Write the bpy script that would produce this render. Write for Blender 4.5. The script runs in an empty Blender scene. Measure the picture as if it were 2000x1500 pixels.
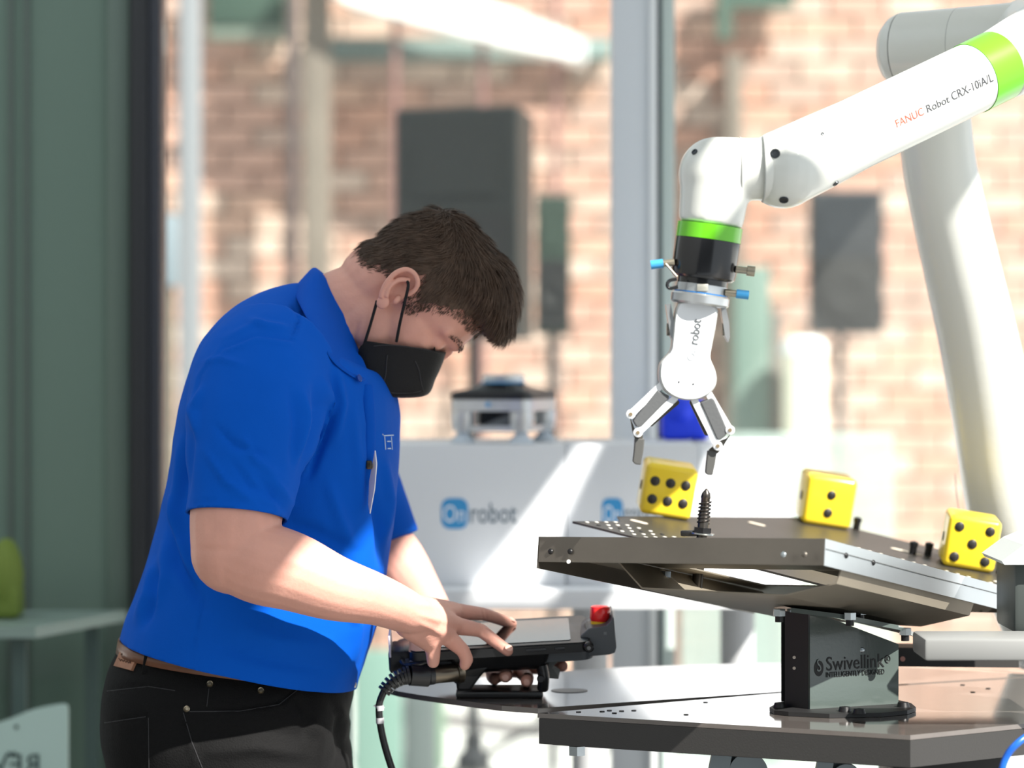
import bpy, bmesh, math, random
import numpy as np
from mathutils import Vector, Matrix, noise
random.seed(7); np.random.seed(7)
SC = bpy.context.scene
COL = SC.collection
# ---------------------------------------------------------------- camera
FPX = 5556.0          # 100 mm lens on a 36 mm sensor, 2000 px wide frame
CZ = 1.45             # camera height
HY = 700.0            # horizon row of the photograph
cam_d = bpy.data.cameras.new('camera'); cam = bpy.data.objects.new('camera', cam_d); COL.objects.link(cam)
cam.location = (0, 0, CZ); cam.rotation_euler = (math.pi/2, 0, 0)
cam_d.lens = 100.0; cam_d.sensor_width = 36.0; cam_d.shift_y = -(750-HY)/2000.0
cam_d.dof.use_dof = True; cam_d.dof.focus_distance = 3.77; cam_d.dof.aperture_fstop = 2.7
cam_d.clip_end = 200
SC.camera = cam
# ---------------------------------------------------------------- world, sun, exposure
W = bpy.data.worlds.new('world'); SC.world = W; W.use_nodes = True
bg = W.node_tree.nodes['Background']; bg.inputs[0].default_value = (0.86, 0.94, 1.0, 1); bg.inputs[1].default_value = 0.95
SUN = Vector((0.52, -0.50, 0.69)).normalized()
sd = bpy.data.lights.new('sun', 'SUN'); so = bpy.data.objects.new('sun', sd); COL.objects.link(so)
sd.energy = 10.0; sd.angle = math.radians(0.55); sd.color = (1.0, 0.955, 0.88)
so.rotation_euler = SUN.to_track_quat('Z', 'Y').to_euler(); so.location = (2, -3, 6)
SC.view_settings.view_transform = 'Standard'; SC.view_settings.look = 'None'
SC.view_settings.gamma = 1.0; SC.view_settings.use_curve_mapping = False
SC.view_settings.exposure = 0.28

# ---------------------------------------------------------------- helpers
def P(px, py, Y):
    return Vector(((px-1000)/FPX*Y, Y, CZ-(py-HY)/FPX*Y))
def lin(c):
    c = c/255.0
    return c/12.92 if c <= 0.04045 else ((c+0.055)/1.055)**2.4
def rgb(r, g, b): return (lin(r), lin(g), lin(b), 1)
MATS = {}
def M(name, col=(200, 200, 200), rough=0.5, metal=0.0, var=None, bump=None, sss=0.0, coat=0.0, spec=0.5, wave=None, sheen=0.0):
    """procedural principled material. var=(scale, amount) colour noise; bump=(scale, strength)"""
    if name in MATS: return MATS[name]
    m = bpy.data.materials.new(name); m.use_nodes = True; MATS[name] = m
    nt = m.node_tree; b = nt.nodes['Principled BSDF']
    c = rgb(*col); b.inputs['Base Color'].default_value = c
    b.inputs['Roughness'].default_value = rough; b.inputs['Metallic'].default_value = metal
    b.inputs['Specular IOR Level'].default_value = spec
    if sss: 
        b.inputs['Subsurface Weight'].default_value = sss; b.inputs['Subsurface Radius'].default_value = (1.0, 0.35, 0.2); b.inputs['Subsurface Scale'].default_value = 0.008
    if coat: b.inputs['Coat Weight'].default_value = coat; b.inputs['Coat Roughness'].default_value = 0.08
    if sheen: b.inputs['Sheen Weight'].default_value = sheen
    tc = nt.nodes.new('ShaderNodeTexCoord')
    if var:
        n = nt.nodes.new('ShaderNodeTexNoise'); n.inputs['Scale'].default_value = var[0]; n.inputs['Detail'].default_value = 5
        nt.links.new(tc.outputs['Object'], n.inputs['Vector'])
        r = nt.nodes.new('ShaderNodeValToRGB')
        k = var[1]; r.color_ramp.elements[0].position = 0.3; r.color_ramp.elements[1].position = 0.7
        r.color_ramp.elements[0].color = (c[0]*(1-k), c[1]*(1-k), c[2]*(1-k), 1)
        r.color_ramp.elements[1].color = (min(1, c[0]*(1+k)), min(1, c[1]*(1+k)), min(1, c[2]*(1+k)), 1)
        nt.links.new(n.outputs['Fac'], r.inputs['Fac']); nt.links.new(r.outputs['Color'], b.inputs['Base Color'])
    if bump:
        n2 = nt.nodes.new('ShaderNodeTexNoise'); n2.inputs['Scale'].default_value = bump[0]; n2.inputs['Detail'].default_value = 4
        nt.links.new(tc.outputs['Object'], n2.inputs['Vector'])
        bp = nt.nodes.new('ShaderNodeBump'); bp.inputs['Strength'].default_value = bump[1]; bp.inputs['Distance'].default_value = 0.003
        nt.links.new(n2.outputs['Fac'], bp.inputs['Height']); nt.links.new(bp.outputs['Normal'], b.inputs['Normal'])
    return m
def glass_mat(name, tint, refl=0.08, rough=0.0, body=0.0, bodycol=(80, 100, 90)):
    if name in MATS: return MATS[name]
    m = bpy.data.materials.new(name); m.use_nodes = True; MATS[name] = m
    nt = m.node_tree; nt.nodes.clear()
    out = nt.nodes.new('ShaderNodeOutputMaterial'); tr = nt.nodes.new('ShaderNodeBsdfTransparent')
    gl = nt.nodes.new('ShaderNodeBsdfGlossy'); gl.inputs['Roughness'].default_value = rough
    fr = nt.nodes.new('ShaderNodeFresnel'); fr.inputs['IOR'].default_value = 1.25 + refl
    tr.inputs['Color'].default_value = rgb(*tint)
    mx = nt.nodes.new('ShaderNodeMixShader')
    nt.links.new(fr.outputs[0], mx.inputs[0]); nt.links.new(tr.outputs[0], mx.inputs[1]); nt.links.new(gl.outputs[0], mx.inputs[2])
    last = mx.outputs[0]
    if body:
        df = nt.nodes.new('ShaderNodeBsdfDiffuse'); df.inputs['Color'].default_value = rgb(*bodycol)
        m2 = nt.nodes.new('ShaderNodeMixShader'); m2.inputs[0].default_value = body
        nt.links.new(last, m2.inputs[1]); nt.links.new(df.outputs[0], m2.inputs[2]); last = m2.outputs[0]
    nt.links.new(last, out.inputs['Surface'])
    return m

class MB:
    def __init__(s): s.v = []; s.f = []; s.m = []
    def add(s, v, f, mi=0):
        o = len(s.v); s.v += [tuple(p) for p in v]
        for q in f: s.f.append(tuple(i+o for i in q)); s.m.append(mi)
        return s
    def xf(s, mat):
        s.v = [tuple(mat @ Vector(p)) for p in s.v]; return s
    def join(s, o): return s.add(o.v, o.f)
def mesh_of(mb, smooth=True, name='mesh'):
    me = bpy.data.meshes.new(name); me.from_pydata(mb.v, [], mb.f)
    for p, mi in zip(me.polygons, mb.m): p.material_index = mi; p.use_smooth = smooth
    me.update(); return me
def recalc(me):
    bm = bmesh.new(); bm.from_mesh(me); bmesh.ops.recalc_face_normals(bm, faces=bm.faces); bm.to_mesh(me); bm.free()
def thing(name, label, cat, loc=(0, 0, 0), group=None, rot=None):
    o = bpy.data.objects.new(name, None); COL.objects.link(o); o.location = loc; o.empty_display_size = 0.05
    if rot is not None: o.rotation_euler = rot
    o['label'] = label; o['category'] = cat
    if group: o['group'] = group
    return o
def tag(o, label=None, cat=None, group=None, kind=None):
    if label: o['label'] = label
    if cat: o['category'] = cat
    if group: o['group'] = group
    if kind: o['kind'] = kind
    return o
def obj(name, mb, mat, parent=None, smooth=True, sharp=35, fix=True, local=False, label=None):
    """mesh in world coordinates (or parent-local when local=True)"""
    me = mb if isinstance(mb, bpy.types.Mesh) else mesh_of(mb, smooth, name)
    if fix: recalc(me)
    for mt in (mat if isinstance(mat, (list, tuple)) else [mat]): me.materials.append(mt)
    if smooth and sharp: me.set_sharp_from_angle(angle=math.radians(sharp))
    o = bpy.data.objects.new(name, me); COL.objects.link(o)
    if parent is not None:
        o.parent = parent
        if not local: o.matrix_parent_inverse = wm(parent).inverted()
    if label: o['label'] = label
    return o
def wm(o):
    m = o.matrix_parent_inverse @ o.matrix_basis if o.parent else o.matrix_basis.copy()
    return (wm(o.parent) @ m) if o.parent else m
# --- shapes (all return MB) ---
def box(c, s, R=None, bev=0.0, seg=2):
    bm = bmesh.new(); bmesh.ops.create_cube(bm, size=1.0)
    for v in bm.verts: v.co = Vector((v.co.x*s[0], v.co.y*s[1], v.co.z*s[2]))
    if bev: bmesh.ops.bevel(bm, geom=bm.edges[:]+bm.verts[:], offset=bev, segments=seg, profile=0.5, affect='EDGES')
    return from_bm(bm, c, R)
def from_bm(bm, c=(0, 0, 0), R=None):
    mb = MB(); bm.verts.ensure_lookup_table()
    R = R or Matrix.Identity(3); c = Vector(c)
    mb.add([c + R @ v.co for v in bm.verts], [[v.index for v in f.verts] for f in bm.faces]); bm.free(); return mb
def frame_from(d, ref=Vector((0, 1, 0))):
    d = Vector(d).normalized(); u = ref - d*ref.dot(d)
    if u.length < 1e-4: u = Vector((1, 0, 0)) - d*d.x
    u.normalize(); v = d.cross(u); return u, v
def tube(path, rad, seg=16, cap=True, ref=Vector((0, 1, 0)), closed=False):
    """rad: number or list of numbers or (ru, rv) tuples; u follows ref"""
    pts = [Vector(p) for p in path]; n = len(pts); mb = MB(); V = []; Fc = []
    if not isinstance(rad, (list, tuple)): rad = [rad]*n
    for i, p in enumerate(pts):
        if closed: d = pts[(i+1) % n]-pts[i-1]
        else: d = (pts[min(i+1, n-1)]-pts[max(i-1, 0)])
        u, v = frame_from(d, ref); r = rad[i]; ru, rv = r if isinstance(r, (tuple, list)) else (r, r)
        for k in range(seg):
            a = 2*math.pi*k/seg; V.append(p+u*(ru*math.cos(a))+v*(rv*math.sin(a)))
    m = n if closed else n-1
    for i in range(m):
        for k in range(seg):
            a, b = i*seg+k, i*seg+(k+1) % seg; c, d = ((i+1) % n)*seg+(k+1) % seg, ((i+1) % n)*seg+k
            Fc.append((a, b, c, d))
    if cap and not closed:
        Fc.append(tuple(reversed(range(seg)))); Fc.append(tuple((n-1)*seg+k for k in range(seg)))
    return mb.add(V, Fc)
def spline(pts, n=8):
    pts = [Vector(p) for p in pts]; out = []
    for i in range(len(pts)-1):
        p0 = pts[max(i-1, 0)]; p1 = pts[i]; p2 = pts[i+1]; p3 = pts[min(i+2, len(pts)-1)]
        for k in range(n):
            t = k/n
            out.append(0.5*((2*p1)+(p2-p0)*t+(2*p0-5*p1+4*p2-p3)*t*t+(3*p1-p0-3*p2+p3)*t**3))
    out.append(pts[-1]); return out
def cone(a, b, ra, rb, seg=24):  return tube([a, b], [ra, rb], seg)
def ellipsoid(c, r, R=None, u=20, v=14):
    bm = bmesh.new(); bmesh.ops.create_uvsphere(bm, u_segments=u, v_segments=v, radius=1.0)
    for q in bm.verts: q.co = Vector((q.co.x*r[0], q.co.y*r[1], q.co.z*r[2]))
    return from_bm(bm, c, R)
def capsule(a, b, ra, rb, seg=14):
    a = Vector(a); b = Vector(b); d = (b-a); L = d.length; d.normalize(); path = []; rad = []
    for k in range(5):
        t = math.pi/2*(1-k/4); path.append(a-d*(ra*math.sin(t))); rad.append(max(ra*math.cos(t), ra*0.05))
    for k in range(1, 5):
        t = math.pi/2*k/4
        if k == 1: path.append(b); rad.append(rb)
        path.append(b+d*(rb*math.sin(t))); rad.append(max(rb*math.cos(t), rb*0.05))
    return tube(path, rad, seg)
def lathe(prof, c=(0, 0, 0), axis=(0, 0, 1), seg=40):
    """prof: list of (r, h) along axis"""
    c = Vector(c); ax = Vector(axis).normalized(); u, v = frame_from(ax, Vector((0, 1, 0)) if abs(ax.y) < 0.95 else Vector((1, 0, 0)))
    V = []; Fc = []; n = len(prof)
    for r, h in prof:
        for k in range(seg):
            a = 2*math.pi*k/seg; V.append(c+ax*h+u*(r*math.cos(a))+v*(r*math.sin(a)))
    for i in range(n-1):
        for k in range(seg): Fc.append((i*seg+k, i*seg+(k+1) % seg, (i+1)*seg+(k+1) % seg, (i+1)*seg+k))
    if prof[0][0] > 1e-6: Fc.append(tuple(reversed(range(seg))))
    if prof[-1][0] > 1e-6: Fc.append(tuple((n-1)*seg+k for k in range(seg)))
    return MB().add(V, Fc)
def prism(poly, d):
    """poly: list of 3D points (planar, convex or simple), extruded by vector d"""
    n = len(poly); V = [Vector(p) for p in poly]+[Vector(p)+Vector(d) for p in poly]
    Fc = [tuple(range(n)), tuple(reversed(range(n, 2*n)))]+[(i, i+n, (i+1) % n+n, (i+1) % n) for i in range(n)]
    return MB().add(V, Fc)
def rrect(w, h, r, seg=5):
    pts = []
    for cx, cy, a0 in ((w/2-r, h/2-r, 0), (-w/2+r, h/2-r, 90), (-w/2+r, -h/2+r, 180), (w/2-r, -h/2+r, 270)):
        for k in range(seg+1):
            a = math.radians(a0+90*k/seg); pts.append((cx+r*math.cos(a), cy+r*math.sin(a)))
    return pts
def place2(poly2, o, ax, ay): return [Vector(o)+Vector(ax)*x+Vector(ay)*y for x, y in poly2]
def loft(rings, cap=True):
    n = len(rings[0]); V = [p for r in rings for p in r]; Fc = []
    for i in range(len(rings)-1):
        for k in range(n): Fc.append((i*n+k, i*n+(k+1) % n, (i+1)*n+(k+1) % n, (i+1)*n+k))
    if cap: Fc.append(tuple(reversed(range(n)))); Fc.append(tuple((len(rings)-1)*n+k for k in range(n)))
    return MB().add(V, Fc)
def sring(back, front, b, Y, n=48, e=2.3, Yf=None):
    """super-elliptic ring through a back and a front point (pixel pairs) with lateral half width b"""
    B = P(back[0], back[1], Y); Fp = P(front[0], front[1], Y if Yf is None else Yf); c = (B+Fp)/2; d = (Fp-B)/2; out = []
    for k in range(n):
        a = 2*math.pi*k/n; ca, sa = math.cos(a), math.sin(a)
        out.append(c + d*(math.copysign(abs(ca)**(2/e), ca)) + Vector((0, b, 0))*(math.copysign(abs(sa)**(2/e), sa)))
    return out
def interp_rings(spec, k=4):
    """catmull-rom between ring specs (back, front, b)"""
    arr = [Vector((s[0][0], s[0][1], 0)) for s in spec]; arf = [Vector((s[1][0], s[1][1], s[2])) for s in spec]
    return [((a.x, a.y), (f.x, f.y), f.z) for a, f in zip(spline(arr, k), spline(arf, k))]
def remesh(mbs, voxel, smooth_it=6, fac=0.5):
    mb = MB()
    for q in mbs: mb.join(q)
    me = mesh_of(mb); recalc(me)
    o = bpy.data.objects.new('tmp', me); COL.objects.link(o)
    md = o.modifiers.new('r', 'REMESH'); md.mode = 'VOXEL'; md.voxel_size = voxel
    if smooth_it:
        sm = o.modifiers.new('s', 'SMOOTH'); sm.factor = fac; sm.iterations = smooth_it
    dg = bpy.context.evaluated_depsgraph_get(); ev = o.evaluated_get(dg)
    new = bpy.data.meshes.new_from_object(ev); bpy.data.objects.remove(o); bpy.data.meshes.remove(me)
    for p in new.polygons: p.use_smooth = True
    return new
def get_arrays(me):
    n = len(me.vertices); co = np.empty(n*3); me.vertices.foreach_get('co', co)
    no = np.empty(n*3); me.vertex_normals.foreach_get('vector', no)
    return co.reshape(-1, 3), no.reshape(-1, 3)
def set_co(me, co): me.vertices.foreach_set('co', co.reshape(-1)); me.update()
def to_px(co):
    return np.stack([1000+co[:, 0]/co[:, 1]*FPX, HY+(CZ-co[:, 2])/co[:, 1]*FPX], 1)
def dist_poly(px, poly):
    d = np.full(len(px), 1e9); T = np.zeros(len(px)); m = len(poly)-1
    for i in range(m):
        a = np.array(poly[i], float); b = np.array(poly[i+1], float); ab = b-a
        t = np.clip(((px-a)@ab)/(ab@ab), 0, 1); q = a+t[:, None]*ab; dd = np.linalg.norm(px-q, axis=1)
        k = dd < d; d[k] = dd[k]; T[k] = (i+t[k])/m
    return d, T
def text_mb(s, size, depth=0.0006, align='LEFT', spacing=1.0, bold=0.0):
    cu = bpy.data.curves.new('t', 'FONT'); cu.body = s; cu.size = size; cu.extrude = depth/2; cu.align_x = align; cu.resolution_u = 3
    cu.space_character = spacing; cu.offset = bold
    o = bpy.data.objects.new('t', cu); COL.objects.link(o)
    dg = bpy.context.evaluated_depsgraph_get(); me = bpy.data.meshes.new_from_object(o.evaluated_get(dg))
    mb = MB().add([v.co.copy() for v in me.vertices], [tuple(p.vertices) for p in me.polygons])
    bpy.data.objects.remove(o); bpy.data.curves.remove(cu); bpy.data.meshes.remove(me); return mb
def basis(ax, ay, az, o):
    m = Matrix.Identity(4)
    for i, a in enumerate((ax, ay, az)):
        for r in range(3): m[r][i] = a[r]
    for r in range(3): m[r][3] = o[r]
    return m
def letter(name, s, size, o, ax, ay, mat, parent, depth=0.0008, fit=None, spacing=1.0, label=None):
    """flat lettering standing on a surface: text x along ax, y along ay"""
    ax = Vector(ax).normalized(); ay = Vector(ay); ay = (ay-ax*ay.dot(ax)).normalized(); az = ax.cross(ay)
    mb = text_mb(s, size, depth, spacing=spacing)
    if fit:
        xs = [v[0] for v in mb.v]; k = fit/(max(xs)-min(xs)); x0 = min(xs)
        mb.v = [((x-x0)*k, y, z) for x, y, z in mb.v]
    mb.xf(basis(ax, ay, az, Vector(o)))
    return obj(name, mb, mat, parent, smooth=False, label=label)
# ================================================================ SETTING
m_pave = M('pavement', (206, 208, 206), 0.8, var=(1.2, 0.06))
m_floor = M('floor_concrete', (112, 112, 112), 0.5, var=(2.0, 0.08))
m_white = M('white_frame', (214, 220, 226), 0.45)
m_dark = M('dark_frame', (38, 40, 44), 0.5)
m_mortar = M('mortar', (188, 160, 146), 0.9, var=(6, 0.1))
BR = [M('brick_%d' % i, c, 0.85, var=(9, 0.16)) for i, c in enumerate(
    [(188, 150, 133), (184, 146, 130), (191, 155, 136), (192, 166, 150), (178, 150, 136), (196, 172, 157), (186, 143, 124)])]
fl = obj('floor', box((0, 2.4, -0.05), (14, 6.6, 0.1)), m_floor); tag(fl, kind='structure')
pv = obj('pavement', box((0, 30.7, -0.06), (60, 50, 0.1)), m_pave); tag(pv, kind='structure')
# brick wall across the street: every brick is a piece
WY = 13.0
wall = obj('wall_back', box((0, WY+0.16, 2.4), (14, 0.24, 4.8)), m_mortar); tag(wall, kind='structure')
bl, bh, bd, jt = 0.25, 0.088, 0.06, 0.012
bmsh = []
for bmat in BR:
    mm = mesh_of(box((0, 0, 0), (bl, bd, bh), bev=0.006, seg=1), False, 'brick'); recalc(mm); mm.materials.append(bmat); bmsh.append(mm)
cand = []
for r in range(int(4.7/(bh+jt))):
    z = 0.06+r*(bh+jt)
    for c in range(-27, 28):
        x = c*(bl+jt)+(r % 2)*(bl+jt)/2
        if abs(x) > 6.8: continue
        px = 1000+x/WY*FPX; py = HY+(CZ-z)/WY*FPX
        hid = (px < 320 or px > 2010 or py < -20 or py > 1330 or (300 < px < 780 and py > 560) or (780 < px < 1300 and py > 880)
               or (770 < px < 1070 and py > 205) or (1195 < px < 1310) or (1310 < px < 1500 and 280 < py < 800) or (1560 < px < 1730 and 180 < py < 660)
               or (1500 < px < 1990 and py < 300 and py < 560-0.48*(px-1300)-0) or (1780 < px) or py > 1010)
        cand.append((hid, x, z))
vis = [c for c in cand if not c[0]]; rest = [c for c in cand if c[0]]
random.shuffle(vis)
if len(vis) > 300: rest += vis[300:]; vis = vis[:300]
for _, x, z in vis:
    q = bpy.data.objects.new('brick', random.choice(bmsh)); COL.objects.link(q)
    q.parent = wall; q.location = (x, WY+0.012+random.uniform(-0.008, 0.008), z)
mb = MB(); base = box((0, 0, 0), (bl, bd, bh))
for _, x, z in rest:
    dy = WY+0.012+random.uniform(-0.008, 0.008)
    mb.add([(v[0]+x, v[1]+dy, v[2]+z) for v in base.v], base.f, random.randrange(len(BR)))
tag(obj('bricks', mb, BR, wall, smooth=False, fix=False), 'remaining red bricks of the street wall', kind='stuff')

# ---- glass facade behind the person (frames, panes)
def zr(Y, y0, y1): return CZ-(y0-HY)/FPX*Y, CZ-(y1-HY)/FPX*Y
def pxbox(x0, x1, y0, y1, Y, dy, bev=0.0):
    a = P(x0, y0, Y); b = P(x1, y1, Y)
    return box(((a.x+b.x)/2, Y+dy/2, (a.z+b.z)/2), (abs(b.x-a.x), dy, abs(a.z-b.z)), bev=bev)
def post(x0, x1, Y, dy, z1=3.2):
    a = P(x0, 0, Y).x; b = P(x1, 0, Y).x
    return box(((a+b)/2, Y+dy/2, z1/2), (b-a, dy, z1), bev=0.003)
FY = 5.5
w1 = obj('window_1', post(1196, 1268, FY, 0.12), m_white); tag(w1, kind='structure')
obj('frame_edge', post(1268.5, 1283, FY-0.012, 0.13), M('white_bright', (240, 244, 246), 0.4), w1)
obj('gasket', post(1283.5, 1292, FY+0.02, 0.1), M('gasket_dark', (28, 40, 52), 0.5), w1)
obj('frame_edge', post(1292.5, 1318, FY+0.01, 0.1), M('frame_green', (190, 204, 200), 0.4), w1)
w2 = obj('window_2', post(254, 288, FY, 0.14), m_dark); tag(w2, kind='structure')
obj('frame_edge', post(288.5, 314, FY+0.012, 0.1), M('dark_frame_blue', (52, 55, 64), 0.45), w2)
pane_m = glass_mat('clear_glass', (247, 250, 249), 0.02, 0.0, 0.035, (236, 238, 236))  # faint white body puts the haze into the pane
xa, xb = P(314, 0, FY).x, P(1196, 0, FY).x
obj('pane', box(((xa+xb)/2, FY+0.06, 1.6), (xb-xa, 0.006, 3.1)), pane_m, w1, smooth=False)
xa, xb = P(1319, 0, FY).x, 1.7
obj('pane', box(((xa+xb)/2, FY+0.06, 1.6), (xb-xa, 0.006, 3.1)), pane_m, w1, smooth=False)
# green tinted glazed panel left of the dark mullion
xa, xb = -1.9, P(254, 0, FY).x
gm = glass_mat('green_glass', (120, 150, 135), 0.25, 0.04, 0.85, (122, 143, 132))
obj('pane', box(((xa+xb)/2, FY+0.05, 1.6), (xb-xa, 0.012, 3.1)), gm, w2, smooth=False)
obj('frame_edge', post(208, 253, FY+0.03, 0.02), M('green_frame', (98, 116, 106), 0.35), w2)
for xx in (20, 52): obj('pane_joint', post(xx-5, xx+5, FY+0.035, 0.012), M('joint_grey', (92, 104, 98), 0.4), w2)
m_deck = M('deck_white', (226, 228, 228), 0.8)
ZR = 3.2
RB = lambda x0, x1, y0, y1: box(((x0+x1)/2, (y0+y1)/2, ZR+0.015), (x1-x0, y1-y0, 0.03))

# added unseen roof: thin solid deck with bays shaped to place sun patches
roof = obj('shade_roof', RB(-0.5, 1.235, -1.6, 5.6), m_deck); tag(roof, kind='structure')
for pl_ in ([(1.236, 2.35), (1.30, 2.35), (1.30, 2.46), (1.37, 2.46), (1.37, 2.92), (1.56, 2.92), (1.55, 3.62), (1.49, 3.62), (1.49, 5.6), (1.236, 5.6)],
            [(1.561, 2.92), (1.80, 2.92), (1.80, 5.6), (1.491, 5.6), (1.491, 3.621), (1.585, 3.62), (1.72, 3.26), (1.561, 3.26)]):
    obj('shade_deck', prism([(x, y, ZR) for x, y in pl_], (0, 0, 0.03)), m_deck, roof, smooth=False)
def beam(x0, y0, x1, y1, w, z=ZR+0.015, h=0.03):
    a = Vector((x0, y0, z)); b = Vector((x1, y1, z)); d = b-a; L = d.length; ang = math.atan2(d.y, d.x)
    return box((a+b)/2, (L, w, h), Matrix.Rotation(ang, 3, 'Z'))
obj('shade_bar', beam(1.475, 2.42, 1.68, 2.42, 0.11), m_deck, roof)  # unseen bar added to shade the hand and pendant
m_wl = M('shade_wall_grey', (120, 122, 122), 0.8)  # unseen walls added to cut ambient light from camera side and left
tag(obj('shade_wall_front', box((-0.6, -2.6, 1.6), (6.0, 0.1, 3.2)), m_wl), kind='structure')
tag(obj('shade_wall_left', box((-2.6, 1.4, 1.6), (0.1, 8.0, 3.2)), m_wl), kind='structure')
# ================================================================ PERSON
def skin_mat():
    m = M('skin', (216, 160, 143), 0.5, var=(30, 0.05), bump=(220, 0.12), sss=0.12, spec=0.35)
    return m
m_skin = skin_mat()
m_shirt = M('blue_polo_cloth', (0, 84, 190), 0.85, bump=(900, 0.10), var=(5, 0.05), spec=0.12)
m_collar = M('blue_collar_rib', (0, 80, 186), 0.85, bump=(700, 0.16), spec=0.12)
m_jean = M('black_denim', (10, 10, 11), 0.8, bump=(420, 0.3), var=(14, 0.18), spec=0.18)
m_belt = M('brown_leather', (112, 74, 54), 0.32, var=(18, 0.2), bump=(150, 0.1))
m_hair = M('brown_hair', (80, 63, 51), 0.6, var=(60, 0.3), spec=0.3)
m_mask = M('black_mask', (24, 24, 25), 0.72, bump=(700, 0.25), spec=0.3)
m_blackplastic = M('black_plastic', (30, 31, 33), 0.38)
m_nail = M('nail', (226, 176, 160), 0.3, coat=0.2)
man = thing('person', 'person in bright blue polo shirt and black face mask leaning over a tablet', 'person', (P(450, 0, 4.0).x, 4.0, 0))
YM = 4.0
# ---- head frame: pitched forward
EAR = P(772, 574, YM)
hf = Vector((0.50, 0, -0.866)); hu = Vector((0.866, 0, 0.50)); hs = 1.04
HM = basis(hf*hs, Vector((0, 1, 0))*hs, hu*hs, EAR)
HR = Matrix((hf, Vector((0, 1, 0)), hu)).transposed()
def H(x, y, z): return HM @ Vector((x, y, z))
def hell(c, r): return ellipsoid(H(*c), [q*hs for q in r], HR)
def hcap(a, b, ra, rb): return capsule(H(*a), H(*b), ra*hs, rb*hs)
def hpx(px, py, y):  # pixel on the head's mid plane -> head local
    v = (P(px, py, YM)-EAR)/hs
    return (v.dot(hf), y, v.dot(hu))
head = [hell((0.012, 0, 0.05), (0.093, 0.077, 0.086)), hell((0.058, 0, 0.045), (0.048, 0.062, 0.055)),
        hell((0.045, 0, -0.005), (0.055, 0.066, 0.06)), hell((0.05, 0, -0.06), (0.055, 0.056, 0.05)), hell((0.078, 0, -0.08), (0.026, 0.026, 0.026)),
        hell((-0.02, 0, -0.01), (0.06, 0.062, 0.06)),
        hcap((0.101, 0, 0.024), (0.106, 0, -0.010), 0.0085, 0.0085)]
for s in (-1, 1):
    head += [hcap((0.098, s*0.014, 0.037), (0.078, s*0.05, 0.036), 0.0125, 0.010), hell((0.066, s*0.040, 0.000), (0.022, 0.018, 0.018)),
             hell((0.083, s*0.032, 0.016), (0.0135, 0.015, 0.0125)), hell((0.018, s*0.050, -0.045), (0.034, 0.014, 0.036))]
neck = [tube(spline([H(0.0, 0, -0.02), H(-0.016, 0, -0.072), P(661, 640, YM), P(610, 745, YM)], 5), [(0.060, 0.060)]*4+[(0.060, 0.0585)]*4+[(0.062, 0.058)]*4+[(0.066, 0.062)]*4, 24)]
# ---- torso core (hidden inside the shirt)
core = [loft([sring(a, b, w, YM, 32) for a, b, w in [((300, 1240), (640, 1300), .13), ((350, 1000), (720, 1030), .13), ((390, 800), (720, 820), .14), ((450, 680), (700, 740), .12), ((560, 620), (680, 700), .07)]])]
# ---- near (right) arm
def armtube(pts, rad, seg=20):
    sp = spline([P(*p) for p in pts], 5); rr = [x.x for x in spline([Vector((r, 0, 0)) for r in rad], 5)]
    return tube(sp, rr, seg)
arm_n = [armtube([(505, 740, 3.80), (478, 900, 3.735), (462, 1000, 3.712), (456, 1078, 3.70)], [.058, .062, .061, .056]),
         ellipsoid(P(456, 1080, 3.70), (.056, .054, .054)),
         armtube([(440, 1072, 3.70), (505, 1098, 3.695), (570, 1117, 3.70), (650, 1148, 3.72), (735, 1171, 3.76), (795, 1195, 3.808), (835, 1212, 3.85)], [.05, .054, .0515, .0435, .0345, .029, .020])]
def finger(pts, rad):
    q = [P(*p) for p in pts]; out = []
    for i in range(len(q)-1): out.append(capsule(q[i], q[i+1], rad[i], rad[i+1], 14))
    return out
W0 = (795, 1194, 3.81)
hand_n = []
MC = [(886, 1194, 3.955), (889, 1222, 3.915), (873, 1243, 3.89), (845, 1256, 3.875)]
for q, r in zip(MC, (.0135, .014, .0135, .0125)):
    hand_n.append(capsule(P(*W0), P(*q), .0255, r))
    mid = ((W0[0]+q[0])/2, (W0[1]+q[1])/2, (W0[2]+q[2])/2)
    hand_n.append(capsule(P(*mid), P(*q), .019, r))
hand_n.append(capsule(P(800, 1215, 3.83), P(838, 1250, 3.87), .023, .016))
hand_n += finger([MC[0], (944, 1199, 3.995), (974, 1209, 4.02), (1000, 1219, 4.043)], [.0125, .0094, .0086, .0078])
hand_n += finger([MC[1], (939, 1231, 3.93), (970, 1255, 3.925), (992, 1271, 3.921)], [.0130, .0098, .0090, .0082])
hand_n += finger([MC[2], (904, 1270, 3.885), (912, 1288, 3.886), (908, 1298, 3.888)], [.0130, .0098, .0092, .0084])
hand_n += finger([MC[3], (846, 1282, 3.875), (846, 1293, 3.878)], [.0120, .0100, .0090])
hand_n += finger([(812, 1196, 3.85), (848, 1212, 3.93), (884, 1232, 3.97)], [.017, .0115, .009])   # thumb on the far side
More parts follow.
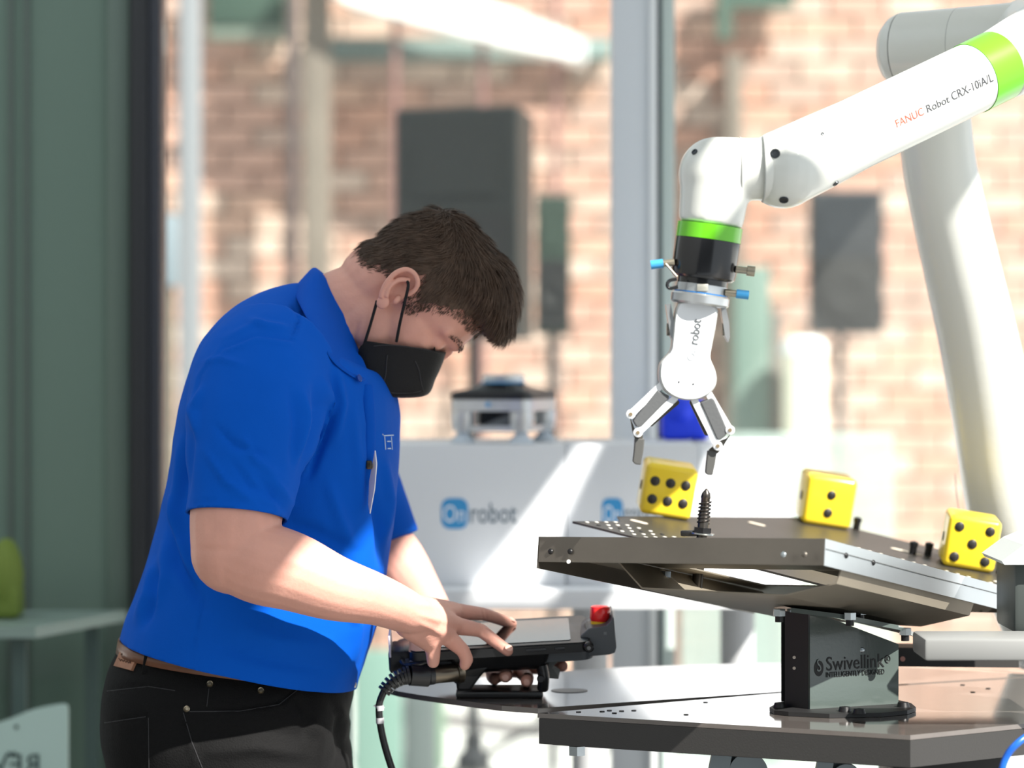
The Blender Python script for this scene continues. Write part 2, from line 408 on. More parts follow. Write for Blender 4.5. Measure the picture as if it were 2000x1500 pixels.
# ---- far (left) arm and hand under the tablet
arm_f = [armtube([(560, 730, 4.19), (650, 920, 4.27), (715, 1040, 4.29)], [.056, .058, .054]), ellipsoid(P(715, 1045, 4.29), (.055, .05, .05)),
         armtube([(715, 1045, 4.29), (768, 1092, 4.27), (822, 1168, 4.22), (880, 1272, 4.15)], [.05, .047, .036, .029])]
hand_f = []
Wf = (880, 1272, 4.15)
MF = [(965, 1285, 4.10), (985, 1297, 4.10), (1010, 1305, 4.10), (1050, 1298, 4.11)]
for q in MF: hand_f.append(capsule(P(*Wf), P(*q), .024, .015))
hand_f += finger([MF[0], (962, 1322, 4.06), (966, 1327, 4.00)], [.012, .0095, .0085])
hand_f += finger([MF[1], (990, 1318, 4.04), (987, 1321, 3.965)], [.012, .0098, .0092])
hand_f += finger([MF[2], (1030, 1324, 4.04), (1029, 1330, 3.965)], [.012, .0098, .0094])
hand_f += finger([MF[3], (1074, 1300, 4.06), (1098, 1301, 4.02)], [.012, .0092, .0086])
hand_f += finger([(905, 1276, 4.12), (945, 1276, 4.17), (985, 1272, 4.17)], [.016, .011, .009])
body_me = remesh(head+neck+core+arm_n+hand_n+arm_f+hand_f, 0.0026, 5, 0.5)
# sculpt: cheek tendon, eye sockets, knuckle creases
co, no = get_arrays(body_me); px = to_px(co)
near = no[:, 1] < 0.2
def stroke(co, no, px, mask, poly, amp, w, taper=True):
    d, T = dist_poly(px, poly); k = np.exp(-(d/w)**2)*amp
    if taper: k = k*np.sin(np.clip(T, 0.02, 0.98)*math.pi)**0.5
    co += no*(k*mask)[:, None]
st = near & (px[:, 0] > 640) & (px[:, 1] < 800)
stroke(co, no, px, st, [(688, 668), (672, 640), (690, 610)], 0.003, 9)            # neck tendon
stroke(co, no, px, st, [(697, 690), (690, 655), (702, 625)], -0.003, 6)
hn = near & (px[:, 0] > 780) & (px[:, 1] > 1150) & (co[:, 1] < 4.06)
for a, b in (((940, 1190), (944, 1208)), ((947, 1190), (951, 1208)), ((936, 1222), (944, 1240)), ((942, 1226), (950, 1243))):
    stroke(co, no, px, hn, [a, b], -0.0012, 2.2, False)
for poly in ([(815, 1180), (885, 1190)], [(815, 1200), (885, 1220)], [(815, 1215), (868, 1240)]): stroke(co, no, px, hn, poly, 0.0016, 5)
set_co(body_me, co)
# ears: separate closed shells joined into the same skin mesh
def ear(s):
    ca, sa = math.cos(0.33), math.sin(0.33)
    def E(x, z, y): return H(x*ca-z*sa+0.004, s*(0.0745+y), x*sa+z*ca)
    mb = MB()
    out = [(0.013, 0.012), (0.016, 0.024), (0.012, 0.034), (0.001, 0.039), (-0.010, 0.036), (-0.017, 0.025), (-0.0185, 0.010), (-0.016, -0.004), (-0.011, -0.014)]
    hel = spline([E(x, z, (0.005, 0.008, 0.012, 0.014, 0.0155, 0.016, 0.0155, 0.0135, 0.011)[i]) for i, (x, z) in enumerate(out)], 5)
    mb.join(tube(hel, [(0.0034, 0.0036)]*len(hel), 12, ref=Vector((0, 1, 0))))
    RE = HR @ Matrix.Rotation(-0.33, 3, 'Y')
    mb.join(ellipsoid(E(-0.005, -0.017, 0.008), (0.0085*hs, 0.0042, 0.0095*hs), RE))             # lobe
    anti = spline([E(*p) for p in ((0.003, 0.028, 0.009), (-0.006, 0.022, 0.012), (-0.011, 0.012, 0.0135), (-0.011, 0.001, 0.013), (-0.006, -0.009, 0.011))], 5)
    mb.join(tube(anti, 0.0036, 10))
    mb.join(ellipsoid(E(0.007, -0.002, 0.007), (0.0045, 0.0045, 0.007), RE))                     # tragus
    back = spline([E(x*0.97, z*0.97, y_) for (x, z), y_ in zip(out, (0.001, 0.003, 0.006, 0.008, 0.009, 0.0095, 0.009, 0.008, 0.006))], 5)
    ctr = E(0.0, 0.010, -0.002)                                                                  # shell between rim and head
    V = list(back)+[(p*0.45+ctr*0.55)+Vector((0, -s*0.0, 0)) for p in back]; n = len(back)
    mb.join(MB().add([p for p in V]+[p+Vector((0, s*-0.004, 0)) for p in V], [(i, i+1, n+i+1, n+i) for i in range(n-1)]+[(2*n+i+1, 2*n+i, 3*n+i, 3*n+i+1) for i in range(n-1)]
        +[(i+1, i, 2*n+i, 2*n+i+1) for i in range(n-1)]+[(n+i, n+i+1, 3*n+i+1, 3*n+i) for i in range(n-1)]+[(0, n, 3*n, 2*n), (2*n-1, n-1, 3*n-1, 4*n-1)]))
    mb.join(ellipsoid(E(-0.001, 0.006, -0.004), (0.013*hs, 0.006, 0.020*hs), RE))
    return mb
em = MB(); em.join(ear(-1)); em.join(ear(1))
eme = remesh([ear(-1), ear(1)], 0.0011, 3, 0.5)
bm = bmesh.new(); bm.from_mesh(body_me); bm.from_mesh(eme)
for f in bm.faces: f.smooth = True
bm.to_mesh(body_me); bm.free()
body = obj('body', body_me, m_skin, man, sharp=None, fix=False, label='light skin of the head, arms and hands')
# finger nails
def nail(p, d, n, w, l):
    d = Vector(d).normalized(); n = Vector(n); n = (n-d*n.dot(d)).normalized(); s = d.cross(n)
    return ellipsoid(p, (l, w, 0.0012), basis(d, s, n, Vector((0, 0, 0))).to_3x3(), 12, 8)
for tip, prev, up in (((1000, 1217, 4.040), (974, 1208, 4.02), (0.1, -0.55, 0.8)), ((991, 1269, 3.918), (970, 1254, 3.925), (0.3, -0.85, 0.5))):
    a, b = P(*tip), P(*prev); n = Vector(up).normalized()
    obj('fingernail', nail(a+n*0.0068, a-b, n, 0.0052, 0.0062), m_nail, body)
for tip in ((987, 1321, 3.965), (1029, 1330, 3.965)):
    a = P(*tip); obj('fingernail', nail(a+Vector((0, -0.0086, -0.001)), (0, 0, -1), (0, -1, 0), 0.005, 0.005), m_nail, body)
# eyes, brows
m_lash = M('lash', (40, 28, 22), 0.6)
for s in (-1, 1):
    l = spline([H(0.088, s*0.043, 0.012), H(0.0955, s*0.037, 0.0075), H(0.0985, s*0.029, 0.006), H(0.0965, s*0.021, 0.008)], 4)
    obj('eyelashes', tube(l, [0.0007]+[0.0013]*(len(l)-2)+[0.0006], 8), m_lash, body)
    mb = MB()
    for k in range(100):
        t = random.random(); y = 0.013+0.038*t; z = 0.036+0.006*math.sin(t*math.pi)+random.uniform(-0.0035, 0.0035)
        x = 0.1125-0.0125*t-0.012*t*t
        a = H(x, s*y, z); b = H(x-0.001, s*(y+0.006), z+0.0015+random.uniform(-0.001, 0.001))
        mb.join(tube([a, b], [0.0004, 0.0002], 4))
    obj('eyebrow', mb, m_hair, body, smooth=False)
# ---- hair: solid cap plus strands
def hairline(f):   # lowest u of the hair at forward position f (side view)
    xs = [-0.12, -0.080, -0.05, -0.022, -0.008, 0.006, 0.018, 0.034, 0.045, 0.066, 0.085, 0.13]
    zs = [-0.060, -0.046, -0.030, -0.012, 0.026, 0.030, 0.010, 0.006, 0.036, 0.060, 0.068, 0.078]
    return float(np.interp(f, xs, zs))
capm = remesh([hell((0.012, 0, 0.052), (0.0975, 0.0805, 0.093)), hell((-0.012, 0, 0.082), (0.066, 0.070, 0.057)), hell((-0.033, 0, 0.0), (0.047, 0.061, 0.054)),
               hell((0.045, 0, 0.100), (0.066, 0.070, 0.052)), hell((0.088, 0, 0.100), (0.034, 0.054, 0.030)), hell((0.105, -0.004, 0.096), (0.022, 0.045, 0.020))], 0.004, 4)
co, no = get_arrays(capm); HI = np.array(HM.inverted()); lc = (np.c_[co, np.ones(len(co))]@HI.T)[:, :3]
nl = no@np.array(HR)
keep = np.array([z > hairline(x) + (0.022 if x < -0.015 else (0.016 if x < 0.045 else 0.005)) + 0.003*math.sin(x*400) for x, y, z in lc])
bm = bmesh.new(); bm.from_mesh(capm); bm.verts.ensure_lookup_table()
bmesh.ops.delete(bm, geom=[v for v in bm.verts if not keep[v.index]], context='VERTS'); bm.to_mesh(capm); bm.free()
for p in capm.polygons: p.use_smooth = True
hair = obj('hair', capm, m_hair, man, sharp=None, label='short dark brown hair, swept forward on top and faded at the neck')
idx = np.where(np.array([z > hairline(x)-0.007 for x, y, z in lc]))[0]
V = []; Fc = []
NST = 20000
top_c = np.array((0.0, 0, 0.15))
for k in range(NST):
    i = idx[random.randrange(len(idx))]; p = lc[i]; n = nl[i]
    f, y, u = p
    hl = u-hairline(f); top = min(1, max(0, (u-0.075)/0.06)); front = min(1, max(0, (f-0.02)/0.07))
    fade = min(1, max(0.08, hl/0.05))
    flow = np.array((1.0, 0.12*math.copysign(1, y)*(1-front), -0.05-0.75*front))*top + np.array((0.35 if f > 0.0 else -0.5, 0, -1.0))*(1-top)
    flow += np.random.normal(0, 0.18, 3)
    flow -= n*flow.dot(n); flow /= (np.linalg.norm(flow)+1e-6)
    L = (0.004+0.012*fade+top*(0.010+0.014*front))*random.uniform(0.75, 1.2)
    lift = 0.42*fade*(1-0.2*top)+0.03
    q = p+np.random.normal(0, 0.0012, 3)-n*0.0015; pts = []
    for s in range(5):
        t = s/4
        pts.append(q+L*(flow*t*(1-0.25*lift)+n*lift*(t-0.55*t*t))+np.array((0, 0, -0.004*top*front*t*t)))
    side = np.cross(n, flow)+np.random.normal(0, 0.5, 3); side /= np.linalg.norm(side)+1e-6
    o = len(V); w = random.uniform(0.00035, 0.0006)
    for s, q in enumerate(pts):
        ww = w*(1-0.75*(s/4)**2)
        V.append(H(*(q+side*ww))); V.append(H(*(q-side*ww)))
    for s in range(4): Fc.append((o+2*s, o+2*s+1, o+2*s+3, o+2*s+2))
so_ = obj('hair_strands', MB().add(V, Fc), m_hair, hair, smooth=True, sharp=None, fix=False); so_['kind'] = 'stuff'
# ---- face mask
side_c = spline([hpx(722, 667, 0), hpx(706, 682, 0), hpx(708, 712, 0), hpx(722, 745, 0), hpx(738, 769, 0)], 4)
cent_c = spline([hpx(871, 688, 0), hpx(862, 712, 0), hpx(849, 740, 0), hpx(834, 770, 0), hpx(790, 776, 0)], 4)
NR = len(side_c); NCc = 16; rings = []; V = []; Fc = []
for i in range(NR):
    t = i/(NR-1); sc_, cc = side_c[i], cent_c[i]
    for j in range(2*NCc+1):
        s = j/NCc-1.0; a = (1-abs(s))*math.pi/2          # 0 at the sides, pi/2 in the middle
        k = math.sin(a)**0.86 if a > 0 else 0
        y = math.copysign((0.070-0.010*t)*(math.cos(a)**0.75 if abs(s) > 0 else 0), s)
        bul = math.sin(math.pi*t)*0.003*math.sin(2*a)
        q = Vector(sc_)*(1-k)+Vector(cc)*k
        V.append(H(q.x+bul, y, q.z))
nc = 2*NCc+1
for i in range(NR-1):
    for j in range(nc-1): Fc.append((i*nc+j, i*nc+j+1, (i+1)*nc+j+1, (i+1)*nc+j))
mk = obj('face_mask', MB().add(V, Fc), m_mask, man, sharp=60, label='black cloth face mask with ear loops')
md = mk.modifiers.new('t', 'SOLIDIFY'); md.thickness = 0.0018; md.offset = 0
def mp(px_, py_): 
    """point of the near half of the mask next to a pixel"""
    best = min((v for v in V if v.y < YM), key=lambda v: (1000+v.x/v.y*FPX-px_)**2+(HY+(CZ-v.z)/v.y*FPX-py_)**2)
    return best+Vector((0, -0.0012, 0))
for line in ([(754, 690), (752, 730), (748, 766)], [(815, 705), (820, 735), (826, 768)], [(724, 672), (790, 668), (835, 680), (866, 693)], [(735, 764), (790, 768), (830, 765)]):
    pts = []
    for a, b in zip(line, line[1:]):
        for k in range(6): pts.append(mp(a[0]+(b[0]-a[0])*k/6, a[1]+(b[1]-a[1])*k/6))
    sm = pts
    for _ in range(8): sm = [sm[0]]+[(sm[i-1]+sm[i]*2+sm[i+1])/4 for i in range(1, len(sm)-1)]+[sm[-1]]
    obj('seam', tube(sm, 0.0010, 6), M('mask_seam', (40, 40, 42), 0.7), mk)
for s in (-1, 1):
    e1 = [hpx(778, 668, s*0.064), hpx(786, 630, s*0.077), hpx(797, 585, s*0.0865), hpx(802, 561, s*0.088), hpx(798, 547, s*0.084)]
    e2 = [hpx(716, 674, s*0.066), hpx(727, 640, s*0.070), hpx(736, 610, s*0.0755), hpx(742, 590, s*0.082)]
    for e in (e1, e2):
        obj('ear_loop', tube(spline([H(*p) for p in e], 5), (0.0021), 8), m_mask, mk)
# ---- shirt
T_spec = [((232, 1278), (690, 1385), .19), ((238, 1243), (697, 1340), .196), ((250, 1200), (722, 1270), .198), ((270, 1150), (742, 1200), .196), ((294, 1080), (756, 1120), .19), ((316, 1000), (768, 1030), .187),
          ((332, 920), (777, 940), .19), ((344, 840), (782, 850), .20), ((360, 760), (778, 785), .207), ((392, 675), (762, 745), .207), ((440, 615), (742, 725), .19),
          ((502, 574), (722, 726), .145), ((556, 556), (708, 726), .098), ((585, 552), (702, 726), .072), ((606, 556), (698, 724), .058)]
tor = loft([sring(a, b, w, YM, 56, 2.25) for a, b, w in interp_rings(T_spec, 4)])
slv_n = [armtube([(540, 700, 3.86), (506, 752, 3.805), (490, 830, 3.765), (474, 920, 3.735), (462, 1012, 3.712), (458, 1040, 3.708)], [.088, .092, .088, .078, .0675, .0665], 28),
         ellipsoid(P(512, 735, 3.82), (.092, .075, .085))]
slv_f = [armtube([(560, 700, 4.14), (600, 780, 4.2), (672, 930, 4.26), (728, 1046, 4.28), (742, 1075, 4.28)], [.088, .09, .08, .068, .066], 28)]
shirt_me = remesh([tor]+slv_n+slv_f, 0.0045, 9, 0.5)
bm = bmesh.new(); bm.from_mesh(shirt_me)
def cut(bm, sel, pco, pno):
    g = [f for f in bm.faces if sel(f.calc_center_median())]; ed = {e for f in g for e in f.edges}; vs = {v for f in g for v in f.verts}
    bmesh.ops.bisect_plane(bm, geom=list(vs)+list(ed)+g, plane_co=pco, plane_no=Vector(pno).normalized(), clear_outer=True, dist=1e-5)
cut(bm, lambda c: c.z < 1.13, (P(238, 1243, YM)+P(697, 1341, YM))/2, (-0.213, 0, -0.977))
cN = P(462, 1009, 3.712); cut(bm, lambda c: c.y < 3.798 and (c-cN).length < 0.12, cN, (-0.08, -0.22, -0.97))
cF = P(745, 1062, 4.28); cut(bm, lambda c: c.y > 4.19 and (c-cF).length < 0.14, cF, (0.35, 0.0, -0.93))
bm.to_mesh(shirt_me); bm.free()
co, no = get_arrays(shirt_me); px = to_px(co); nr = (no[:, 1] < 0.35) & (co[:, 1] < 4.05)
aside = px[:, 0]
# sleeve seam, drape folds and creases of the knit
stroke(co, no, px, nr, [(378, 800), (392, 735), (435, 680), (500, 655), (570, 664)], -0.0022, 3.5, False)
stroke(co, no, px, nr, [(372, 810), (386, 738), (430, 686), (500, 662), (566, 672)], 0.002, 6, False)
for poly, amp, w in [
    ([(632, 742), (640, 790), (625, 850), (598, 915)], 0.010, 9), ([(645, 800), (632, 860), (603, 930)], -0.011, 8),
    ([(612, 750), (622, 800), (604, 870), (585, 930)], -0.006, 8), ([(590, 760), (600, 820), (585, 900)], 0.005, 8),
    ([(568, 760), (580, 830), (572, 920)], -0.004, 9), ([(655, 720), (668, 790), (655, 860)], 0.006, 9),
    ([(396, 760), (378, 800), (382, 850)], 0.006, 8), ([(372, 830), (366, 900), (356, 990)], -0.007, 9), ([(352, 860), (350, 960), (342, 1040)], 0.006, 9),
    ([(338, 960), (350, 1050), (380, 1130)], 0.007, 10), ([(330, 1000), (345, 1100), (400, 1190)], -0.006, 10),
    ([(322, 1050), (322, 1130), (300, 1190)], 0.006, 10), ([(300, 1100), (290, 1160), (268, 1210)], 0.006, 9), ([(312, 1110), (302, 1170), (280, 1220)], -0.006, 8),
    ([(470, 850), (500, 900), (560, 940)], 0.003, 7), ([(450, 900), (490, 950), (545, 975)], -0.003, 7), ([(400, 880), (440, 940), (500, 985)], 0.003, 7),
    ([(420, 830), (460, 870), (520, 890)], -0.003, 6), ([(500, 930), (530, 960), (560, 1000)], -0.003, 6), ([(520, 920), (550, 955), (572, 985)], 0.003, 6),
    ([(640, 940), (660, 1000), (690, 1080)], 0.004, 12), ([(690, 800), (700, 900), (706, 1000)], 0.003, 10), ([(712, 760), (722, 830), (722, 900), (716, 960)], -0.004, 4),
    ([(560, 1020), (620, 1040), (690, 1075)], -0.005, 12), ([(480, 620), (520, 640), (562, 640)], 0.003, 7), ([(440, 660), (500, 632), (560, 640)], 0.002, 6),
    ([(570, 590), (585, 625), (572, 660)], -0.0018, 2.5), ([(598, 600), (570, 655), (568, 662)], -0.0015, 2.5), ([(400, 1150), (385, 1230), (372, 1290)], -0.0016, 2.5),
    ([(450, 1220), (540, 1250), (640, 1262)], 0.004, 14), ([(420, 1260), (520, 1290), (640, 1310)], -0.004, 12), ([(670, 1160), (700, 1220), (690, 1300)], 0.004, 10),
    ([(730, 960), (742, 1030), (745, 1100)], -0.006, 8), ([(752, 900), (760, 980), (752, 1060)], 0.006, 8), ([(395, 710), (430, 700), (480, 715)], 0.0025, 6)]:
    stroke(co, no, px, nr, poly, amp*1.5, w)
nz = np.array([noise.noise(Vector(c)*14)*0.5+noise.noise(Vector(c)*34+Vector((3, 1, 2)))*0.25 for c in co]); co += no*(nz*0.0035)[:, None]
# stitched hem lines
d, _ = dist_poly(px, [(372, 982), (430, 975), (500, 982), (562, 1000)]); co -= no*(np.exp(-(d/2.2)**2)*0.0014*((co[:, 1] < 3.80) & nr))[:, None]
set_co(shirt_me, co)
shirt = obj('polo_shirt', shirt_me, m_shirt, man, sharp=None, fix=False, label='bright blue short sleeved polo shirt')
md = shirt.modifiers.new('t', 'SOLIDIFY'); md.thickness = 0.003; md.offset = -1
from mathutils.bvhtree import BVHTree
def tree_of(me):
    b_ = bmesh.new(); b_.from_mesh(me); t = BVHTree.FromBMesh(b_); b_.free(); return t
bvh = tree_of(shirt_me); bvh_b = tree_of(body_me)
def on_shirt(px_, py_, off=0.0, tree=None):
    d = (P(px_, py_, 4.0)-Vector((0, 0, CZ))).normalized(); h = (tree or bvh).ray_cast(Vector((0, 0, CZ)), d)
    if h[0] is None: return P(px_, py_, 3.95), Vector((0, -1, 0))
    return h[0]-d*off, h[1]
# collar: folded band round the neck; its edges lie on the neck and on the shirt
def edge(pts, n, lat):
    """(px, py) rows of the near side with lateral distance from the mid plane; smooth curve"""
    return spline([P(x, y, YM-l*1.0)+Vector((0, 0, 0)) for (x, y), l in zip(pts, lat)], n)
inn_px = [(618, 525), (634, 541), (655, 582), (676, 628), (692, 668), (706, 700), (722, 738)]
mid_px = [(612, 521), (622, 532), (642, 574), (664, 624), (682, 668), (698, 706), (716, 742)]
out_px = [(571, 568), (580, 588), (598, 622), (624, 666), (650, 708), (684, 734), (708, 744)]
def lats(pts, off):
    L = []
    for i, (x, y) in enumerate(pts):
        q = []
        for t in (bvh, bvh_b):
            d = (P(x, y, 4.0)-Vector((0, 0, CZ))).normalized(); h = t.ray_cast(Vector((0, 0, CZ)), d)
            if h[0] is not None: q.append(YM-h[0].y)
        L.append((max(q) if q else 0.02)+off)
    L[0] = 0.0
    return [L[0]]+[(L[i-1]+2*L[i]+L[min(i+1, len(L)-1)])/4 for i in range(1, len(L))]
l_in = lats(inn_px, 0.002); l_mid = lats(mid_px, 0.010); l_out = lats(out_px, 0.006)
l_mid = [max(a, b+0.003) for a, b in zip(l_mid, l_in)]; l_mid[0] = 0.0
e_in, e_mid, e_out = edge(inn_px, 5, l_in), edge(mid_px, 5, l_mid), edge(out_px, 5, l_out)
for s in (-1, 1):
    V2 = []; F2 = []; n = len(e_in); rw = 6
    for a_, b_, c_ in zip(e_in, e_mid, e_out):
        bulge = Vector((0, -0.004, 0.0))
        for q in (a_-(b_-a_)*0+Vector((0.004, 0.003, -0.010)), a_, b_, b_*0.68+c_*0.32+bulge, b_*0.34+c_*0.66+bulge, c_):
            V2.append(Vector((q.x, YM+s*(YM-q.y), q.z)))
    for i in range(n-1):
        for j in range(rw-1): F2.append((i*rw+j, i*rw+j+1, (i+1)*rw+j+1, (i+1)*rw+j))
    cl = obj('collar', MB().add(V2, F2), m_collar, shirt, sharp=None)
    md = cl.modifiers.new('t', 'SOLIDIFY'); md.thickness = 0.0035; md.offset = 0
    md = cl.modifiers.new('s', 'SUBSURF'); md.levels = 1; md.render_levels = 1
# placket strip, button, embroidered mark, badge
pl = [on_shirt(x, y, 0.001)[0] for x, y in ((718, 752), (721, 790), (723, 830), (722, 870), (719, 905))]
obj('placket', tube(spline(pl, 5), [(0.0035, 0.009)]*(len(spline(pl, 5))), 8, ref=Vector((0.6, -0.8, 0))), m_collar, shirt)
b0, n0 = on_shirt(701, 739, 0.004)
obj('button', lathe([(0.0, 0.003), (0.004, 0.003), (0.0052, 0.002), (0.0052, 0.0)], b0+Vector((0, -0.006, 0)), n0, 14), M('button_blue', (10, 62, 150), 0.35), shirt)
m_emb = M('embroidery', (176, 200, 226), 0.6)
for a, b in (((749, 851), (768, 850)), ((751, 853), (753, 878)), ((764, 853), (766, 878)), ((756, 862), (763, 862)), ((757, 876), (763, 876)), ((747, 848), (748, 849))):
    q = [on_shirt(a[0]+(b[0]-a[0])*t, a[1]+(b[1]-a[1])*t, 0.0005)[0] for t in (0, .5, 1)]
    obj('embroidered_stroke', tube(q, 0.0010, 6), m_emb, shirt)
c0, n0 = on_shirt(727, 935, 0.004)
bd = obj('name_badge', MB().join(prism([P(732, 880, c0.y-0.012), P(735, 906, c0.y-0.016), P(731, 955, c0.y-0.018), P(722, 1003, c0.y-0.012), P(719, 985, c0.y-0.004), P(721, 940, c0.y-0.002)], (0.0012, 0.0006, 0))), M('badge_white', (232, 234, 236), 0.4), shirt, smooth=False, label='white name badge clipped to the shirt')
obj('clip', box(P(721, 908, c0.y-0.010), (0.008, 0.008, 0.012), bev=0.002), M('clip_metal', (70, 66, 58), 0.3, 0.8), bd)
# ---- trousers
PS = [((246, 1236), (690, 1330), .160), ((236, 1264), (690, 1352), .165), ((213, 1310), (686, 1374), .176), ((202, 1365), (680, 1402), .186), ((200, 1420), (676, 1440), .190), ((207, 1475), (685, 1486), .190), ((216, 1530), (694, 1534), .186), ((232, 1600), (690, 1600), .18)]
tr = loft([sring(a, b, w, YM, 48, 2.4) for a, b, w in interp_rings(PS, 3)])
def leg(pts, rad): 
    return tube(spline([P(*p) for p in pts], 4), [(x.y, x.x) for x in spline([Vector((a, b, 0)) for a, b in rad], 4)], 24)
legs = [leg([(440, 1540, 3.905), (450, 1780, 3.90), (455, 2080, 3.89), (430, 2380, 3.89), (415, 2640, 3.89)], [(.150, .098), (.118, .098), (.085, .080), (.072, .070), (.066, .062)]),
        leg([(470, 1540, 4.095), (520, 1780, 4.10), (560, 2080, 4.11), (545, 2380, 4.11), (530, 2640, 4.11)], [(.150, .098), (.115, .096), (.085, .080), (.072, .070), (.066, .062)])]
tr_me = remesh([tr]+legs, 0.006, 6)
co, no = get_arrays(tr_me); px = to_px(co); nr = no[:, 1] < 0.4
for poly, amp, w in [([(355, 1385), (372, 1450), (392, 1520)], 0.004, 3.5), ([(300, 1372), (360, 1376), (360, 1420)], 0.002, 3), ([(205, 1345), (290, 1338), (345, 1346)], -0.0025, 3.5), ([(205, 1410), (285, 1398), (290, 1470)], -0.0025, 3.5),
                     ([(368, 1388), (470, 1386), (545, 1372), (578, 1345)], -0.004, 4), ([(370, 1393), (470, 1392), (550, 1380), (586, 1350)], 0.003, 4), ([(400, 1470), (500, 1462), (600, 1475)], 0.006, 12), ([(420, 1430), (520, 1425), (610, 1440)], -0.004, 12),
                     ([(640, 1370), (665, 1400), (660, 1430), (668, 1470), (655, 1500)], -0.008, 9), ([(665, 1380), (676, 1410), (672, 1440), (684, 1480)], 0.006, 7), ([(600, 1390), (625, 1440), (618, 1500)], 0.005, 14), ([(580, 1360), (600, 1400), (590, 1440)], -0.005, 10)]:
    stroke(co, no, px, nr, poly, amp, w)
nz = np.array([noise.noise(Vector((c[0]*9, c[1]*9, c[2]*22))) for c in co]); co += no*(nz*0.003)[:, None]
set_co(tr_me, co)
trous = obj('trousers', tr_me, m_jean, man, sharp=None, fix=False, label='black denim trousers')
bmt = bmesh.new(); bmt.from_mesh(tr_me); bvh_t = BVHTree.FromBMesh(bmt); bmt.free()
def on_tr(px_, py_):
    d = (P(px_, py_, 4.0)-Vector((0, 0, CZ))).normalized(); h = bvh_t.ray_cast(Vector((0, 0, CZ)), d)
    return (h[0], h[1]) if h[0] else (P(px_, py_, 3.85), Vector((0, -1, 0)))
m_rivet = M('rivet', (150, 140, 120), 0.3, 0.9)
for q in ((410, 1336), (509, 1349), (364, 1385)):
    p, n = on_tr(*q); obj('rivet', lathe([(0.0, 0.003), (0.0022, 0.003), (0.0026, 0.0016), (0.0042, 0.0022), (0.0047, 0.0)], p, n, 16), m_rivet, trous)
m_st = M('pocket_stitch', (34, 34, 37), 0.7)
for line in ([(368, 1390), (470, 1389), (545, 1376), (580, 1348)], [(358, 1392), (375, 1450), (395, 1500)], [(408, 1345), (404, 1380)], [(209, 1350), (290, 1341), (342, 1349)], [(204, 1412), (285, 1400)], [(290, 1402), (291, 1500)]):
    pts = [on_tr(a[0]+(b[0]-a[0])*k/8, a[1]+(b[1]-a[1])*k/8)[0] for a, b in zip(line, line[1:]) for k in range(9)]
    obj('stitching', tube(pts, 0.0008, 5), m_st, trous)
p, n = on_tr(250, 1291)
u_ = Vector((0.95, 0, -0.28)); patch = [on_tr(*q)[0] for q in ((238, 1275), (271, 1285), (260, 1311), (226, 1302))]
cn = sum(patch, Vector())/4
lp = obj('leather_patch', MB().add([q+n*0.004 for q in patch]+[q-n*0.002 for q in patch], [(0, 1, 2, 3), (7, 6, 5, 4), (0, 4, 5, 1), (1, 5, 6, 2), (2, 6, 7, 3), (3, 7, 4, 0)]), M('patch_leather', (150, 104, 78), 0.6, var=(80, 0.15)), trous, smooth=False)
for k in range(2):
    a = patch[0]*(0.86-0.36*k)+patch[3]*(0.14+0.36*k); b = patch[1]*(0.86-0.36*k)+patch[2]*(0.14+0.36*k)
    pts = [a*(1-t)+b*t+n*0.0046+Vector((0, 0, 0.0016*math.sin(t*40+k))) for t in np.linspace(0.15, 0.85, 14)]
    obj('stamped_mark', tube(pts, 0.0007, 5), M('stamp_dark', (84, 54, 40), 0.7), lp)
# belt
def band(spec_a, spec_b, th):
    A = sring(*spec_a, YM, 64, 2.4); B = sring(*spec_b, YM, 64, 2.4); V = A+B; n = 64
    return MB().add(V, [(k, (k+1) % n, n+(k+1) % n, n+k) for k in range(n)])
be = obj('belt', band(((240, 1245), (690, 1306), .166), ((236, 1269), (690, 1329), .168), 0), m_belt, man, sharp=None, label='brown leather belt')
md = be.modifiers.new('t', 'SOLIDIFY'); md.thickness = 0.004; md.offset = 1
obj('buckle', box(P(690, 1323, 3.98), (0.010, 0.045, 0.026), bev=0.003), M('buckle_steel', (190, 190, 188), 0.25, 0.9), be)
obj('belt_loop', box(P(291, 1284, 3.865), (0.013, 0.012, 0.046), Matrix.Rotation(0.15, 3, 'Y'), bev=0.002), m_jean, be)
for q, Y in ((415, 3.89), (530, 4.11)):
    x = P(q, 0, Y).x
    sh = obj('shoe', remesh([ellipsoid((x+0.07, Y, 0.045), (0.15, 0.052, 0.04)), box((x+0.06, Y, 0.018), (0.29, 0.09, 0.03), bev=0.01), ellipsoid((x-0.01, Y, 0.08), (0.075, 0.05, 0.06))], 0.006, 3), M('shoe_dark', (34, 32, 32), 0.5), man, sharp=None)
# ================================================================ WORK TABLE
ZT = 0.9784
m_tab = M('grey_powdercoat', (50, 49, 48), 0.5, bump=(500, 0.08))
m_tabtop = M('table_top_gloss', (104, 98, 94), 0.10, var=(60, 0.05), coat=0.8)
m_bolt = M('black_bolt', (26, 26, 28), 0.4, 0.3)
m_zinc = M('zinc_bolt', (176, 184, 188), 0.25, 0.9)
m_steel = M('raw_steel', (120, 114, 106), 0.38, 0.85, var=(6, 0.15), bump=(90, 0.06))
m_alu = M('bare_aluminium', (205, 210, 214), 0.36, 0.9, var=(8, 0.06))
def TP(px, py):   # pixel -> point of the table-top plane
    Y = (CZ-ZT)*FPX/(py-HY); return Vector(((px-1000)/FPX*Y, Y, ZT))
A0 = TP(1050, 1393); A1 = TP(1778, 1436); A2 = A1+Vector((0.52, 0.36, 0)); A3 = TP(1530, 1353)+Vector((0.42, 0.21, 0)); A4 = TP(1530, 1353)
table = thing('work_table', 'grey steel work table with glossy top and rounded side leaf under the tilted tray', 'table', (0.45, 4.0, 0))
